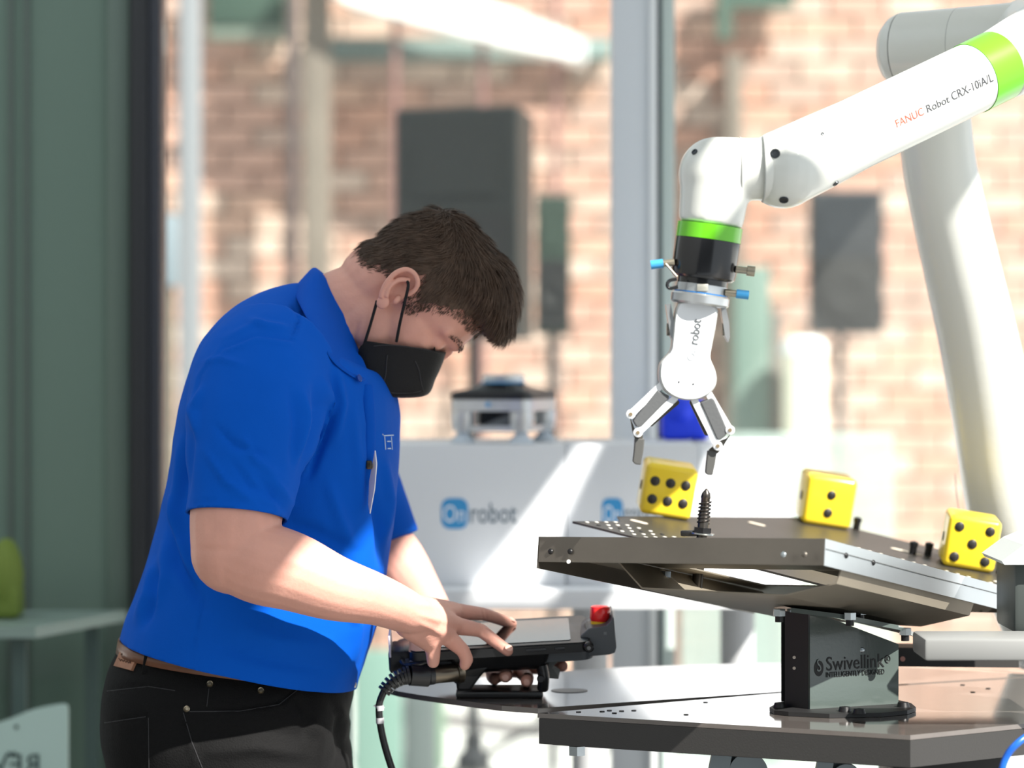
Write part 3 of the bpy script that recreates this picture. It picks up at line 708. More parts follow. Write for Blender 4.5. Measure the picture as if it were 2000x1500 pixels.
poly = [A0, A1, A2, A2+Vector((0.06, 0.78, 0)), A3+Vector((-0.05, 0.44, 0)), A3, A4]
obj('table_top', prism([p for p in poly], (0, 0, -0.006)), m_tabtop, table, smooth=False)
def lip(a, b, h, th=0.004, inset=0.0):
    d = (b-a); n = Vector((-d.y, d.x, 0)).normalized(); o = Vector((0, 0, -0.0065))
    return prism([a+o+n*inset, b+o+n*inset, b+o+n*(inset+th), a+o+n*(inset+th)], (0, 0, -h))
obj('front_apron', lip(A0+(A1-A0)*0.004, A1, 0.034), m_tab, table, smooth=False)
obj('side_apron', lip(A1, A2, 0.034), m_tab, table, smooth=False)
obj('under_rail', lip(A0+Vector((0.03, 0.12, -0.0)), A1+Vector((0, 0.16, 0)), 0.045, 0.03), m_tab, table, smooth=False)
# leaf with a rounded end
lf = [TP(1051, 1386)+Vector((0, 0.012, 0)), TP(980, 1379), TP(900, 1369), TP(820, 1358), TP(778, 1351), TP(760, 1346), TP(757, 1341.5), TP(772, 1338), TP(830, 1333), TP(930, 1324), TP(1060, 1314), TP(1200, 1305), TP(1330, 1300), TP(1480, 1296), TP(1640, 1296), A3+Vector((-0.004, 0.01, 0)), A4+Vector((-0.004, 0.008, 0))]
leaf = obj('leaf', prism([p+Vector((0, 0, 0.0005)) for p in lf], (0, 0, -0.0075)), m_tabtop, table, smooth=False, label='rounded side leaf of the table')
obj('slot', lathe([(0.0, 0.0), (0.026, 0.0), (0.026, 0.0006), (0.0, 0.0006)], TP(1112, 1350)+Vector((0, 0, 0.0006)), (0, 0, 1), 28), M('slot_dark', (58, 56, 54), 0.4), leaf)
for x, y in ((1130, 1391), (1176, 1390), (1190, 1388), (1200, 1393), (1214, 1389), (1238, 1388), (1340, 1396), (1378, 1372), (1880, 1338), (1900, 1352), (1930, 1345)):
    obj('hole', lathe([(0.0, 0.0), (0.0035, 0.0), (0.0035, 0.0006), (0.0, 0.0006)], TP(x, y)+Vector((0, 0, 0.0003)), (0, 0, 1), 12), m_bolt, table)
cx, cy = 0.62, 4.12
obj('pedestal_post', box((cx, cy, 0.47), (0.16, 0.16, 0.90), bev=0.006), m_tab, table)
obj('foot_plate', box((cx, cy, 0.0125), (0.7, 0.6, 0.025), bev=0.004), m_tab, table)
obj('levelling_nut', lathe([(0.0, 0), (0.012, 0), (0.012, 0.012), (0.0, 0.012)], A0+Vector((0.052, -0.012, -0.054)), (0, 0, 1), 6), m_zinc, table, smooth=False)
obj('underside_frame', prism([A0+Vector((0.02, 0.02, -0.041)), A1+Vector((0.0, 0.03, -0.041)), A2+Vector((-0.05, 0, -0.041)), A4+Vector((0.1, 0.1, -0.041)), A4+Vector((0, 0, -0.041))], (0, 0, -0.004)), m_tab, table, smooth=False)
m_clamp = M('clamp_grey', (120, 132, 138), 0.45)
def clampk(px, py, Y, s):
    t = thing('toggle_clamp', 'grey toggle clamp hanging under the table edge, ' + ('larger one with round hole' if s > 0.9 else 'smaller one to its right'), 'clamp', P(px, py+40, Y))
    obj('lever', prism(place2([(-0.022*s, -0.03*s), (-0.012*s, 0.018*s), (0.0, 0.026*s), (0.014*s, 0.016*s), (0.006*s, -0.03*s)], P(px, py+14, Y), (1, 0, 0), (0, 0, 1)), (0, 0.012, 0)), m_clamp, t, smooth=False)
    obj('eye', lathe([(0.012*s, 0), (0.026*s, 0), (0.026*s, 0.014), (0.012*s, 0.014)], P(px+52*s, py+32, Y), (0, 1, 0), 28), m_clamp, t)
    obj('bracket', box(P(px+25*s, py-2, Y+0.02), (0.03*s, 0.01, 0.06)), m_clamp, t, smooth=False)
clampk(1410, 1478, 3.74, 1.0); clampk(1612, 1492, 3.70, 0.8)
# blue air hose at the right edge
hs_ = spline([P(2030, 1425, 3.52), P(1992, 1448, 3.5), P(1965, 1480, 3.5), P(1955, 1530, 3.5), P(1960, 1640, 3.52), P(1985, 1800, 3.55), P(2020, 2500, 3.6), P(2040, 2990, 3.6)], 8)
tag(obj('air_hose', tube(hs_, 0.0045, 12), M('hose_blue', (24, 92, 190), 0.35)), 'blue air hose hanging over the right table edge', 'hose')

# ================================================================ RISER (pedestal under the tray)
riser = thing('riser_bracket', 'dark green-grey folded steel riser with printed lettering, standing on the table', 'bracket', TP(1640, 1392))
m_ris = M('riser_paint', (78, 88, 85), 0.2, bump=(260, 0.05), coat=0.5)
m_rdk = M('riser_inner', (30, 30, 31), 0.5)
m_print = M('print_black', (14, 15, 16), 0.5)
R0 = TP(1582, 1394); R1 = TP(1755, 1383); L0 = TP(1533, 1388)
def up(p, py):  # raise a table point to the pixel row py
    return Vector((p.x, p.y, CZ-(py-HY)/FPX*p.y))
front = [R0, R1, up(R1, 1258), up(R0, 1192)]
dn = Vector((R1.y-R0.y, -(R1.x-R0.x), 0)).normalized()    # towards the camera
obj('front_plate', prism([p+Vector((0, 0, 0.006)) if i < 2 else p for i, p in enumerate(front)], -dn*0.005), m_ris, riser, smooth=False)
Lb = L0+Vector((0, 0.0, 0))
obj('left_flange', prism([Lb+Vector((0, 0, 0.006)), R0+Vector((-0.002, 0.004, 0.006)), up(R0+Vector((-0.002, 0.004, 0)), 1192), up(Lb, 1188)], Vector((0.004, 0.005, 0))), m_rdk, riser, smooth=False)
obj('back_plate', prism([Lb+Vector((0.0, 0.05, 0.006)), R1+Vector((0, 0.10, 0.006)), up(R1+Vector((0, .10, 0)), 1262), up(Lb+Vector((0, 0.05, 0)), 1192)], Vector((0, 0.004, 0))), m_rdk, riser, smooth=False)
bp2 = [TP(1503, 1390), TP(1512, 1396), TP(1540, 1399), TP(1620, 1403), TP(1720, 1401), TP(1772, 1396), TP(1789, 1390), TP(1780, 1382), TP(1740, 1372), TP(1600, 1370), TP(1520, 1380)]
obj('base_plate', prism([p+Vector((0, 0, 0.0004)) for p in bp2], (0, 0, 0.0055)), m_rdk, riser, smooth=False)
for x, y in ((1523, 1390), (1650, 1398), (1678, 1402), (1764, 1389)):
    obj('bolt', lathe([(0.0, 0.007), (0.007, 0.006), (0.009, 0.0), (0.0, 0.0)], TP(x, y)+Vector((0, 0, 0.006)), (0, 0, 1), 16), m_bolt, riser)
for k, (x, y) in enumerate(((1567, 1290), (1567, 1296), (1567, 1305), (1552, 1285), (1552, 1306))):
    q = P(x, y, L0.y-0.02); 
    obj('hole', lathe([(0.0, 0.0), (0.0022, 0.0), (0.0022, 0.0006), (0.0, 0.0006)], q+Vector((0, 0.006, 0)), (0, -1, 0), 10), M('hole_light', (196, 186, 174), 0.6), riser)
# print on the front plate
def FPt(px, py, off=0.0012):
    d = (P(px, py, 1.0)-Vector((0, 0, CZ))); n = dn; t = (R0-Vector((0, 0, CZ))).dot(n)/d.dot(n)
    return Vector((0, 0, CZ))+d*t+n*off
ax = (R1-R0).normalized(); ay = Vector((0, 0, 1))
def fl_letter(s, x0, y0, x1, size, y1=None, off=0.0006):
    a = FPt(x0, y0, off); b = FPt(x1, y1 if y1 else y0, off); return letter('lettering', s, size, a, (b-a), ay, m_print, riser, 0.0006, fit=(b-a).length)
fl_letter('Swivellink', 1614, 1310, 1727, 0.0265, 1302)
fl_letter('INTELLIGENTLY DESIGNED', 1613, 1323, 1727, 0.0098, 1316)
fl_letter('R', 1730.5, 1290.5, 1735.5, 0.0075, 1290.3)
rc = FPt(1733, 1287, 0.0009); obj('registered_mark', tube([rc+ax*(0.0040*math.cos(2*math.pi*k/24))+ay*(0.0048*math.sin(2*math.pi*k/24)) for k in range(24)], 0.0005, 6, closed=True, ref=dn), m_print, riser)
c = FPt(1599, 1305, 0.0006)
lg = obj('round_logo', MB().add(*(lambda pts: (pts+[p-dn*0.0006 for p in pts], [tuple(range(28)), tuple(range(55, 27, -1))]+[(i, i+28, (i+1) % 28+28, (i+1) % 28) for i in range(28)]))([c+ax*(0.0072*math.cos(2*math.pi*k/28))+ay*(0.0108*math.sin(2*math.pi*k/28)) for k in range(28)])), m_print, riser, smooth=False)
a = FPt(1594.5, 1311.5, 0.0014); letter('logo_letter', 'S', 0.024, a, ax, ay, m_ris, riser, 0.0006, fit=0.0068)
obj('weld_spot', ellipsoid(FPt(1683, 1270, 0.0), (0.004, 0.0015, 0.004)), m_zinc, riser)
# top flange of the riser (bolted under the tray)
tf = [P(1512, 1188, 3.80), P(1545, 1196, 3.72), P(1640, 1208, 3.70), P(1755, 1230, 3.76), P(1788, 1244, 3.84), P(1770, 1236, 3.95), P(1600, 1200, 3.98)]
obj('top_flange', prism(tf, (0, 0, 0.006)), m_ris, riser, smooth=False)
for x, y, Y in ((1522, 1203, 3.74), (1660, 1210, 3.70), (1680, 1200, 3.78), (1768, 1240, 3.78)):
    q = P(x, y, Y)
    bb = obj('bolt', lathe([(0.0, 0), (0.0085, 0), (0.0085, 0.009), (0.0, 0.009)], q, (0, 0, 1), 6), m_zinc, riser, smooth=False)
    obj('thread', lathe([(0.0, 0), (0.0055, 0), (0.0055, 0.008), (0.0, 0.008)], q-Vector((0, 0, 0.008)), (0, 0, 1), 12), m_bolt, bb)

# ================================================================ TILTED TRAY
tray = thing('tilted_tray', 'folded steel tray tilted on the riser, raw metal front lip and pale side lip', 'tray', P(1640, 1200, 3.9))
tA = P(1052, 1048, 3.70); tB = P(1611, 1052, 3.50); tC = P(1985, 1152, 4.0); tD = tA+(tC-tB)
eAB = (tB-tA).normalized(); eBC = (tC-tB).normalized(); tn = eAB.cross(eBC).normalized()
if tn.z < 0: tn = -tn
LH = 0.033
def lipq(a, b, inn, h=LH, th=0.002): return prism([a, b, b-tn*h, a-tn*h], inn*th)
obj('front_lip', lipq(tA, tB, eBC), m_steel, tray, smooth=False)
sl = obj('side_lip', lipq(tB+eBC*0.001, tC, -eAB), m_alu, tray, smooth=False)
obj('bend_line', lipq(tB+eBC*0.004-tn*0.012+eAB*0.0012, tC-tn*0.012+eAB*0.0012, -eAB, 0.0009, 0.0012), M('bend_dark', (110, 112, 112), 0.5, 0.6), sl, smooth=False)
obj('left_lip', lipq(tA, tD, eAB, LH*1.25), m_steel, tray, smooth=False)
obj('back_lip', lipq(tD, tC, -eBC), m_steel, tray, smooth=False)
# sheet with a window cut-out, set a little below the lip tops: four strips round the opening
zs = -tn*0.018
def TQ(s, t, o=0): return tA+(tB-tA)*s+(tC-tB)*t+zs+tn*o
m_under = M('sheet_underside', (150, 142, 128), 0.5, 0.55, var=(5, 0.12))
for s0, s1, t0, t1 in ((0.01, 0.99, 0.01, 0.30), (0.01, 0.30, 0.302, 0.66), (0.74, 0.99, 0.302, 0.66), (0.01, 0.99, 0.662, 0.985)):
    obj('sheet', prism([TQ(s0, t0), TQ(s1, t0), TQ(s1, t1), TQ(s0, t1)], -tn*0.002), m_under, tray, smooth=False)
# bent stiffening channel under the sheet
hatp = [(0.20, -0.003), (0.30, -0.040), (0.80, -0.046), (0.97, -0.030), (0.99, -0.004)]
V = []; Fc = []
for t in (0.10, 0.78):
    for s, o in hatp: V.append(TQ(s, t, o))
for i in range(len(hatp)-1): Fc.append((i, i+1, len(hatp)+i+1, len(hatp)+i))
ch = obj('channel', MB().add(V, Fc), m_under, tray, smooth=False); md = ch.modifiers.new('t', 'SOLIDIFY'); md.thickness = 0.002
# rivets and bolts on the lips
def lipbolt(p, n, r=0.0045, m=m_bolt): return obj('rivet', lathe([(0.0, 0.0022), (r*0.7, 0.0018), (r, 0.0), (0.0, 0.0)], p, n, 14), m, tray)
nfr = -(eBC-tn*eBC.dot(tn)); nfr.normalize(); nsd = eAB
def on_front(px, py):
    d = (P(px, py, 1.0)-Vector((0, 0, CZ))); t = (tA-Vector((0, 0, CZ))).dot(nfr)/d.dot(nfr); return Vector((0, 0, CZ))+d*t
for x, y, m_ in ((1075, 1077, m_bolt), (1113, 1077, m_bolt), (1530, 1083, m_zinc), (1571, 1083, m_steel)): lipbolt(on_front(x, y), nfr, 0.0038, m_)
obj('notch', lathe([(0.0, 0.0012), (0.0028, 0.0012), (0.0028, 0), (0, 0)], on_front(1111, 1097), nfr, 12), M('notch_white', (225, 225, 222), 0.6), tray)
for k in (0.10, 0.23): lipbolt(tB+(tC-tB)*k-tn*0.014+eAB*0.0005, eAB, 0.0038)
for s, t in ((0.36, 0.2), ):
    obj('bolt', lathe([(0.0, 0), (0.009, 0), (0.009, 0.008), (0, 0.008)], P(1298, 1128, 3.8), tn, 6), m_zinc, tray, smooth=False)
obj('support_arm', prism([P(1560, 1262, 3.98), P(1990, 1268, 3.98), P(1990, 1304, 3.98), P(1560, 1300, 3.98)], (0, 0.06, 0)), m_tab, tray, smooth=False)
obj('hole', lathe([(0.0, 0.0), (0.0036, 0.0), (0.0036, 0.001), (0, 0.001)], P(1763, 1287, 3.979), (0, -1, 0), 14), M('hole_pink', (214, 160, 146), 0.7), tray)
# perforated plate lying on top
plate = thing('perforated_plate', 'dark perforated steel plate lying across the tray, dice standing on it', 'plate', P(1500, 1060, 4.0))
def PZ(x, y): return 1.221-0.162*(x-0.085)+0.10*(y-4.0)
def PV(x, y, o=0): return Vector((x, y, PZ(x, y)+o))
pL, pF, pR, pN = (0.085, 4.0), (0.462, 4.39), (0.80, 4.17), (0.42, 3.79)
m_plate = M('perforated_steel', (72, 70, 68), 0.42, 0.6, var=(12, 0.1))
notch = [pL, (0.155, 4.073), (0.152, 4.115), (0.462, 4.43), (0.82, 4.19), (0.44, 3.79)]
po = obj('sheet', prism([PV(*p) for p in notch], (0, 0, -0.003)), m_plate, plate, smooth=False)
pax = Vector((pF[0]-pL[0], pF[1]-pL[1], 0)).normalized(); pay = Vector((pN[0]-pL[0], pN[1]-pL[1], 0)).normalized()
pnm = Vector((0.162, -0.10, 1)).normalized()
m_hole = M('hole_lit', (226, 222, 212), 0.6); m_hold = M('hole_dark', (24, 24, 24), 0.6)  # pale discs paint the light passing through the holes
hm = {}
for nm, mt in (('b', m_hole), ('d', m_hold)):
    me = mesh_of(lathe([(0.0, 0.0), (0.0032, 0.0), (0.0032, 0.0007), (0.0, 0.0007)], (0, 0, 0), pnm, 8)); recalc(me); me.materials.append(mt); hm[nm] = me
PIN = wm(plate).inverted()
cnt = 0
for i in range(1, 27):
    for j in range(0, 30):
        q = Vector((pL[0], pL[1], 0))+pax*(0.02*i)+pay*(0.019*j+0.008)
        # two bands of holes: along the left edge and along the near/right edge
        band1 = (1 <= i <= 4 and j < 12); band2 = (i <= 22 and 21 <= j <= 23 and i % 2 == 0)
        if not (band1 or band2) or q.x > 0.78: continue
        z = PV(q.x, q.y, 0.0002)
        h = bpy.data.objects.new('hole', hm['b' if (i*7+j*3) % 5 else 'd']); COL.objects.link(h); h.parent = plate; h.matrix_parent_inverse = PIN; h.location = z; cnt += 1
for r_ in range(2):
    for k in range(15):
        x, y = 1655+21.5*k+9*r_, 1066+5.6*k+11*r_
        if x > 1978: continue
        d = (P(x, y, 1.0)-Vector((0, 0, CZ))); o = PV(0.085, 4.0); t = (o-Vector((0, 0, CZ))).dot(pnm)/d.dot(pnm); c = Vector((0, 0, CZ))+d*t
        h = bpy.data.objects.new('hole', hm['b' if (k*3+r_) % 4 else 'd']); COL.objects.link(h); h.parent = plate; h.matrix_parent_inverse = PIN; h.location = c+pnm*0.0002
m_slot = M('slot_bright', (210, 200, 184), 0.6)
for x, y, l in ((1248, 1020, 0.028), (1478, 1024, 0.028), (1770, 1078, 0.05), (1960, 1140, 0.03)):
    d = (P(x, y, 1.0)-Vector((0, 0, CZ))); o = PV(0.085, 4.0); t = (o-Vector((0, 0, CZ))).dot(pnm)/d.dot(pnm); c = Vector((0, 0, CZ))+d*t
    a1 = (pay-pnm*pay.dot(pnm)).normalized(); a2 = pnm.cross(a1)
    obj('slot', prism(place2(rrect(l, 0.012, 0.0055), c+pnm*0.0004, a1, a2), pnm*0.0005), m_slot, plate, smooth=False)
# spring pins and locating studs standing in the plate
def on_plate(px, py):
    d = (P(px, py, 1.0)-Vector((0, 0, CZ))); o = PV(0.085, 4.0); t = (o-Vector((0, 0, CZ))).dot(pnm)/d.dot(pnm); return Vector((0, 0, CZ))+d*t
pb = P(1371, 1046, 3.86); pin = thing('spring_pin', 'tall threaded spring pin standing in the perforated plate', 'pin', pb)
adir = Vector((0.10, 0, 1)).normalized()
m_pin = M('pin_steel', (78, 74, 70), 0.3, 0.85)
obj('shaft', lathe([(0.0, -0.085), (0.0075, -0.085), (0.0075, 0.03), (0.006, 0.034), (0.006, 0.05), (0.0068, 0.052), (0.0055, 0.058), (0.001, 0.064), (0.0, 0.064)], pb, adir, 18), m_pin, pin)
sp = [pb+adir*(0.016+0.030*k/90)+Vector((math.cos(k*0.42), math.sin(k*0.42), 0))*0.0078 for k in range(91)]
obj('spring', tube(sp, 0.0013, 6), M('spring_dark', (60, 56, 54), 0.3, 0.8), pin)
obj('nut', lathe([(0.0, 0.0), (0.013, 0.0), (0.013, 0.007), (0.0, 0.007)], pb+adir*0.004, adir, 6), m_bolt, pin, smooth=False)
obj('washer', lathe([(0.0, 0.0), (0.017, 0.0), (0.017, 0.002), (0.0, 0.002)], pb+adir*0.0015, adir, 20), m_zinc, pin)
obj('wing', box(pb+Vector((-0.018, 0, 0.003)), (0.022, 0.008, 0.008), bev=0.002), m_bolt, pin)
for k, (x, y) in enumerate(((1672, 1034), (1782, 1082), (1812, 1084), (1952, 1120))):
    q = on_plate(x, y)
    st_ = obj('locating_stud', lathe([(0.0, 0.0), (0.0055, 0.0), (0.0055, 0.012), (0.0065, 0.012), (0.0065, 0.018), (0.0, 0.020)], q, pnm, 14), m_bolt)
    tag(st_, ['black locating stud at the foot of the two-spot die', 'short black locating stud between the two-spot and five-spot dice', 'black locating stud just left of the five-spot die', 'black locating stud right of the five-spot die'][k], 'stud', 'black studs in the perforated plate')
# ================================================================ DICE
m_die = M('die_yellow', (252, 218, 48), 0.3, coat=0.3); m_pip = M('pip_black', (44, 42, 40), 0.4)
DS = 0.077
dm = mesh_of(box((0, 0, 0), (DS, DS, DS), bev=0.0085, seg=4), True, 'die_body'); recalc(dm); dm.materials.append(m_die); dm.set_sharp_from_angle(angle=math.radians(60))
pipm = mesh_of(lathe([(0.0, 0.0012), (0.0066, 0.0012), (0.0074, 0.0), (0.0, 0.0)], (0, 0, 0), (0, -1, 0), 20)); recalc(pipm); pipm.materials.append(m_pip)
def die(px, py, pips, label, yaw=0.06, dY=0.0, Yfix=None, left=((0, 0),)):
    q = on_plate(px, py) if Yfix is None else P(px, py, Yfix)
    R = Matrix((Vector((1, 0, -0.162)).normalized(), Vector((0, 0, 0)), Vector((0, 0, 0)))).to_3x3()
    zx = pnm; xx = Vector((1, 0, 0)); xx = (xx-zx*xx.dot(zx)).normalized(); yy = zx.cross(xx)
    m = basis(xx, yy, zx, Vector((0, 0, 0))) @ Matrix.Rotation(yaw, 4, 'Z')
    t = thing('die', label, 'die', (0, 0, 0), 'large yellow dice'); t.matrix_basis = Matrix.Translation(q+yy*(DS/2)) @ m
    b = bpy.data.objects.new('die_body', dm); COL.objects.link(b); b.parent = t; b.location = (0, 0, DS/2+0.0004)
    for x, z in pips:
        p_ = bpy.data.objects.new('pip', pipm); COL.objects.link(p_); p_.parent = t; p_.location = (x*0.0225, -DS/2, DS/2+z*0.0225)
    for y, z in left:
        p_ = bpy.data.objects.new('pip', pipm); COL.objects.link(p_); p_.parent = t; p_.location = (-DS/2, y*0.0225, DS/2+z*0.0225); p_.rotation_euler = (0, 0, -math.pi/2)
    return t
SIX = [(x, z) for x in (-1, 0, 1) for z in (0.1, 1.0)]
die(1297, 1011, [(x*1.02, z) for x in (-1, 0, 1) for z in (-0.62, 0.58)], 'yellow die with six black spots, nearest the gripper', 0.03)
die(1610, 1029, [(0, 0.5), (-0.05, -0.75)], 'yellow die with two black spots in the middle of the plate', 0.07)
die(1893, 1114, [(-1, 1), (1, 1), (0, 0.0), (-1, -1), (1, -1)], 'yellow die with five black spots low at the right end of the plate', -0.06)
# ================================================================ TEACH PENDANT (tablet on a grip)
pen = thing('teach_pendant', 'black tablet teach pendant with red emergency stop, resting on the table leaf', 'tablet', P(975, 1354, 4.0))
ra = math.radians(3.2); rt = math.radians(8.6)
px_ = Vector((math.cos(ra), 0, math.sin(ra))); py_ = Vector((-math.sin(ra)*math.sin(rt), math.cos(rt), math.sin(rt))); py_ = (py_-px_*py_.dot(px_)).normalized(); pz_ = px_.cross(py_)
PO = P(975, 1237, 4.0); PRm = Matrix((px_, py_, pz_)).transposed()
def T(x, y, z): return PO+px_*x+py_*y+pz_*z
m_pf = M('pendant_grey', (84, 88, 92), 0.42); m_pb = M('pendant_black', (22, 23, 25), 0.35); m_scr = M('screen_glass', (14, 16, 18), 0.06, coat=1.0)
def slab(w, h, r, z0, z1, cx=0, cy=0, bev=0):
    return prism(place2(rrect(w, h, r), T(cx, cy, z0), px_, py_), pz_*(z1-z0))
obj('tablet_case', slab(0.252, 0.160, 0.014, -0.013, -0.0012), m_pb, pen, sharp=30)
obj('tablet_bezel', slab(0.246, 0.154, 0.012, -0.0011, 0.0004), M('bezel_black', (26, 27, 30), 0.3), pen, sharp=30)
obj('screen', slab(0.206, 0.126, 0.004, 0.0005, 0.0012, -0.004), m_scr, pen, sharp=30, label='glossy dark tablet screen')
for x, w in ((0.050, 0.028), (0.083, 0.014), (0.012, 0.010)):
    obj('side_button', box(T(x, -0.0805, -0.006), (w, 0.003, 0.0045), PRm, 0.001), M('pendant_btn', (44, 46, 49), 0.35), pen)
# carrier frame behind / under the tablet
obj('carrier', slab(0.275, 0.120, 0.02, -0.030, -0.0135, -0.008, 0.0), m_pf, pen, sharp=30)
obj('left_end', box(T(-0.138, -0.028, -0.019), (0.034, 0.062, 0.034), PRm, 0.006), m_pb, pen)
obj('status_mark', prism(place2([(0, 0), (0.006, 0.006), (0.006, 0)], T(-0.1265, -0.0595, -0.018), px_, pz_), -py_*0.0006), M('mark_white', (220, 220, 220), 0.5), pen, smooth=False)
cart = T(-0.150, -0.058, -0.001)
obj('left_plate', box(T(-0.152, -0.035, 0.004), (0.003, 0.05, 0.03), PRm, 0.001), M('tag_white', (212, 206, 214), 0.5), pen)
# raised right end that carries the emergency stop
ends = [(0.122, -0.030), (0.166, -0.028), (0.166, 0.026), (0.158, 0.030), (0.150, 0.019), (0.140, 0.008), (0.122, 0.003)]
re_ = obj('right_end', prism([P(x, y, 3.95) for x, y in ((1128, 1284), (1190, 1279), (1201, 1275), (1204, 1264), (1199, 1207), (1196, 1205), (1193, 1213), (1185, 1222), (1150, 1228), (1134, 1242))], Vector((0, 0.09, 0.008))), m_pf, pen, smooth=False); md = re_.modifiers.new('b', 'BEVEL'); md.width = 0.003; md.segments = 2
obj('right_mark', box(P(1182, 1237, 3.9497), (0.004, 0.0006, 0.004), PRm), M('mark_grey', (120, 124, 128), 0.5), pen, smooth=False)
es = P(1171, 1219, 3.985)
est = obj('emergency_stop', lathe([(0.0, 0.026), (0.010, 0.0258), (0.0138, 0.024), (0.0145, 0.021), (0.0140, 0.008), (0.0125, 0.004), (0.0, 0.004)], es, Vector((0.05, 0, 1)), 32), M('estop_red', (242, 30, 30), 0.28, coat=0.4), pen, label='red mushroom emergency stop button')
obj('collar', lathe([(0.0, -0.006), (0.0125, -0.006), (0.0125, 0.004), (0.0, 0.004)], es, Vector((0.05, 0, 1)), 28), M('estop_yellow', (236, 190, 20), 0.35), est)
for a in ((0.112, -0.080, -0.004), (0.128, -0.074, -0.005)):
    pass
kn = obj('corner_screw', lathe([(0.0, 0.010), (0.0055, 0.010), (0.0072, 0.008), (0.0072, 0.0), (0.0, 0.0)], T(0.123, -0.076, -0.006), -py_, 18), m_pb, pen)
obj('socket', lathe([(0.0, 0.0012), (0.003, 0.0012), (0.003, 0.0), (0.0, 0.0)], T(0.123, -0.0862, -0.006), -py_, 6), M('socket_grey', (130, 132, 134), 0.3, 0.8), kn, smooth=False)
obj('corner_guard', box(T(0.127, -0.02, -0.001), (0.014, 0.05, 0.022), PRm, 0.005), m_pb, pen)
# grip: block under the tablet, two posts and a flat foot band that stands on the table
def Q(px, py, Y): return P(px, py, Y)
gb = loft([[Q(x, y, 3.925+d) for x, y, d in ring] for ring in (
    [(872, 1279, 0.0), (1075, 1270, 0.0), (1075, 1270, 0.125), (872, 1279, 0.125)],
    [(886, 1300, 0.012), (1068, 1292, 0.012), (1068, 1292, 0.115), (886, 1300, 0.115)],
    [(896, 1316, 0.022), (1060, 1306, 0.022), (1060, 1306, 0.10), (896, 1316, 0.10)])])
go = obj('grip_body', gb, m_pb, pen, sharp=30); md = go.modifiers.new('b', 'BEVEL'); md.width = 0.006; md.segments = 3
foot_z = 0.9792
def gz(px, py, Y): q = P(px, py, Y); return q
g2 = obj('grip_post', loft([[P(892, 1308, 3.94), P(955, 1302, 3.94), P(955, 1302, 3.985), P(892, 1308, 3.985)], [P(890, 1330, 3.945), P(935, 1326, 3.945), P(935, 1326, 3.985), P(890, 1330, 3.985)], [P(893, 1349, 3.95), P(918, 1349, 3.95), P(918, 1349, 3.98), P(893, 1349, 3.98)]]), m_pb, pen, sharp=30)
md = g2.modifiers.new('b', 'BEVEL'); md.width = 0.003; md.segments = 2
obj('grip_post', tube(spline([P(1058, 1300, 3.955), P(1062, 1322, 3.955), P(1060, 1345, 3.96)], 4), [(0.012, 0.008)]*9, 12), m_pb, pen)
obj('grip_screw', lathe([(0.0, 0.004), (0.0045, 0.004), (0.0055, 0.0), (0.0, 0.0)], P(1056, 1326, 3.943), (0, -1, 0), 14), M('screw_dark', (70, 70, 72), 0.3, 0.7), pen)
a = P(890, 1352, 3.93); b = P(1061, 1352, 3.93)
obj('foot_band', box(((a.x+b.x)/2, 3.985, foot_z+0.0045), (b.x-a.x, 0.09, 0.009), bev=0.003), m_pb, pen)
obj('hand_strap', tube(spline([P(1000, 1275, 4.02), P(1065, 1298, 4.0), P(1072, 1304, 3.985)], 4), [(0.022, 0.003)]*9, 10), M('strap_grey', (128, 130, 128), 0.7), pen)
# connector and cable
cab = thing('pendant_cable', 'black pendant cable with ribbed strain relief and grey tape bands, dropping past the table', 'cable', P(800, 1316, 3.94))
c0 = P(896, 1313, 3.942); c1 = P(846, 1318, 3.93); c2 = P(800, 1318, 3.92)
m_brass = M('connector_metal', (104, 96, 84), 0.3, 0.9)
obj('connector', tube([c0, c1], 0.0125, 22), m_brass, cab)
obj('coupling_ring', tube([P(900, 1312, 3.944), P(889, 1314, 3.94)], 0.0155, 22), m_brass, cab)
obj('plug', tube([c1, P(838, 1319, 3.928), P(836, 1319, 3.928), c2], [0.0135, 0.0135, 0.0160, 0.0150], 22), m_pb, cab)
rp = spline([c2, P(784, 1322, 3.918), P(765, 1333, 3.915), P(750, 1350, 3.912)], 8)
cpath = rp[:-1]+spline([P(750, 1350, 3.912), P(741, 1375, 3.91), P(742, 1408, 3.91), P(750, 1450, 3.91), P(765, 1500, 3.91), P(790, 1570, 3.915), P(820, 1750, 3.93), P(830, 2200, 3.95), P(830, 2690, 3.95)], 7)
obj('cable', tube(cpath, 0.0050, 14, ref=Vector((0, 1, 0))), m_pb, cab)
for k in range(2, len(rp)-1, 3):
    d = (rp[k+1]-rp[k-1]).normalized(); r = 0.0125-0.004*k/len(rp)
    obj('strain_relief_rib', tube([rp[k]-d*0.0019, rp[k]+d*0.0019], r+0.001, 16), m_pb, cab)
for y0, y1, xx in ((1378, 1388, 742), (1402, 1413, 742.5)):
    obj('tape_band', tube([P(xx-0.6, y0, 3.91), P(xx, y1, 3.91)], 0.0057, 14), M('tape_grey', (168, 168, 172), 0.6), cab)
obj('tape_flag', prism([P(729, 1379, 3.909), P(738, 1372, 3.909), P(752, 1382, 3.909), P(744, 1388, 3.909)], (0, 0.0006, 0)), M('tape_grey', (168, 168, 172), 0.6), cab, smooth=False)
# short jumper lead under the tablet
tag(obj('jumper_lead', tube(spline([P(784, 1290, 3.93), P(792, 1299, 3.925), P(815, 1298, 3.92), P(845, 1290, 3.93), P(880, 1288, 3.945)], 6), 0.0032, 10), m_pb), 'short black lead looping under the left end of the tablet', 'cable')
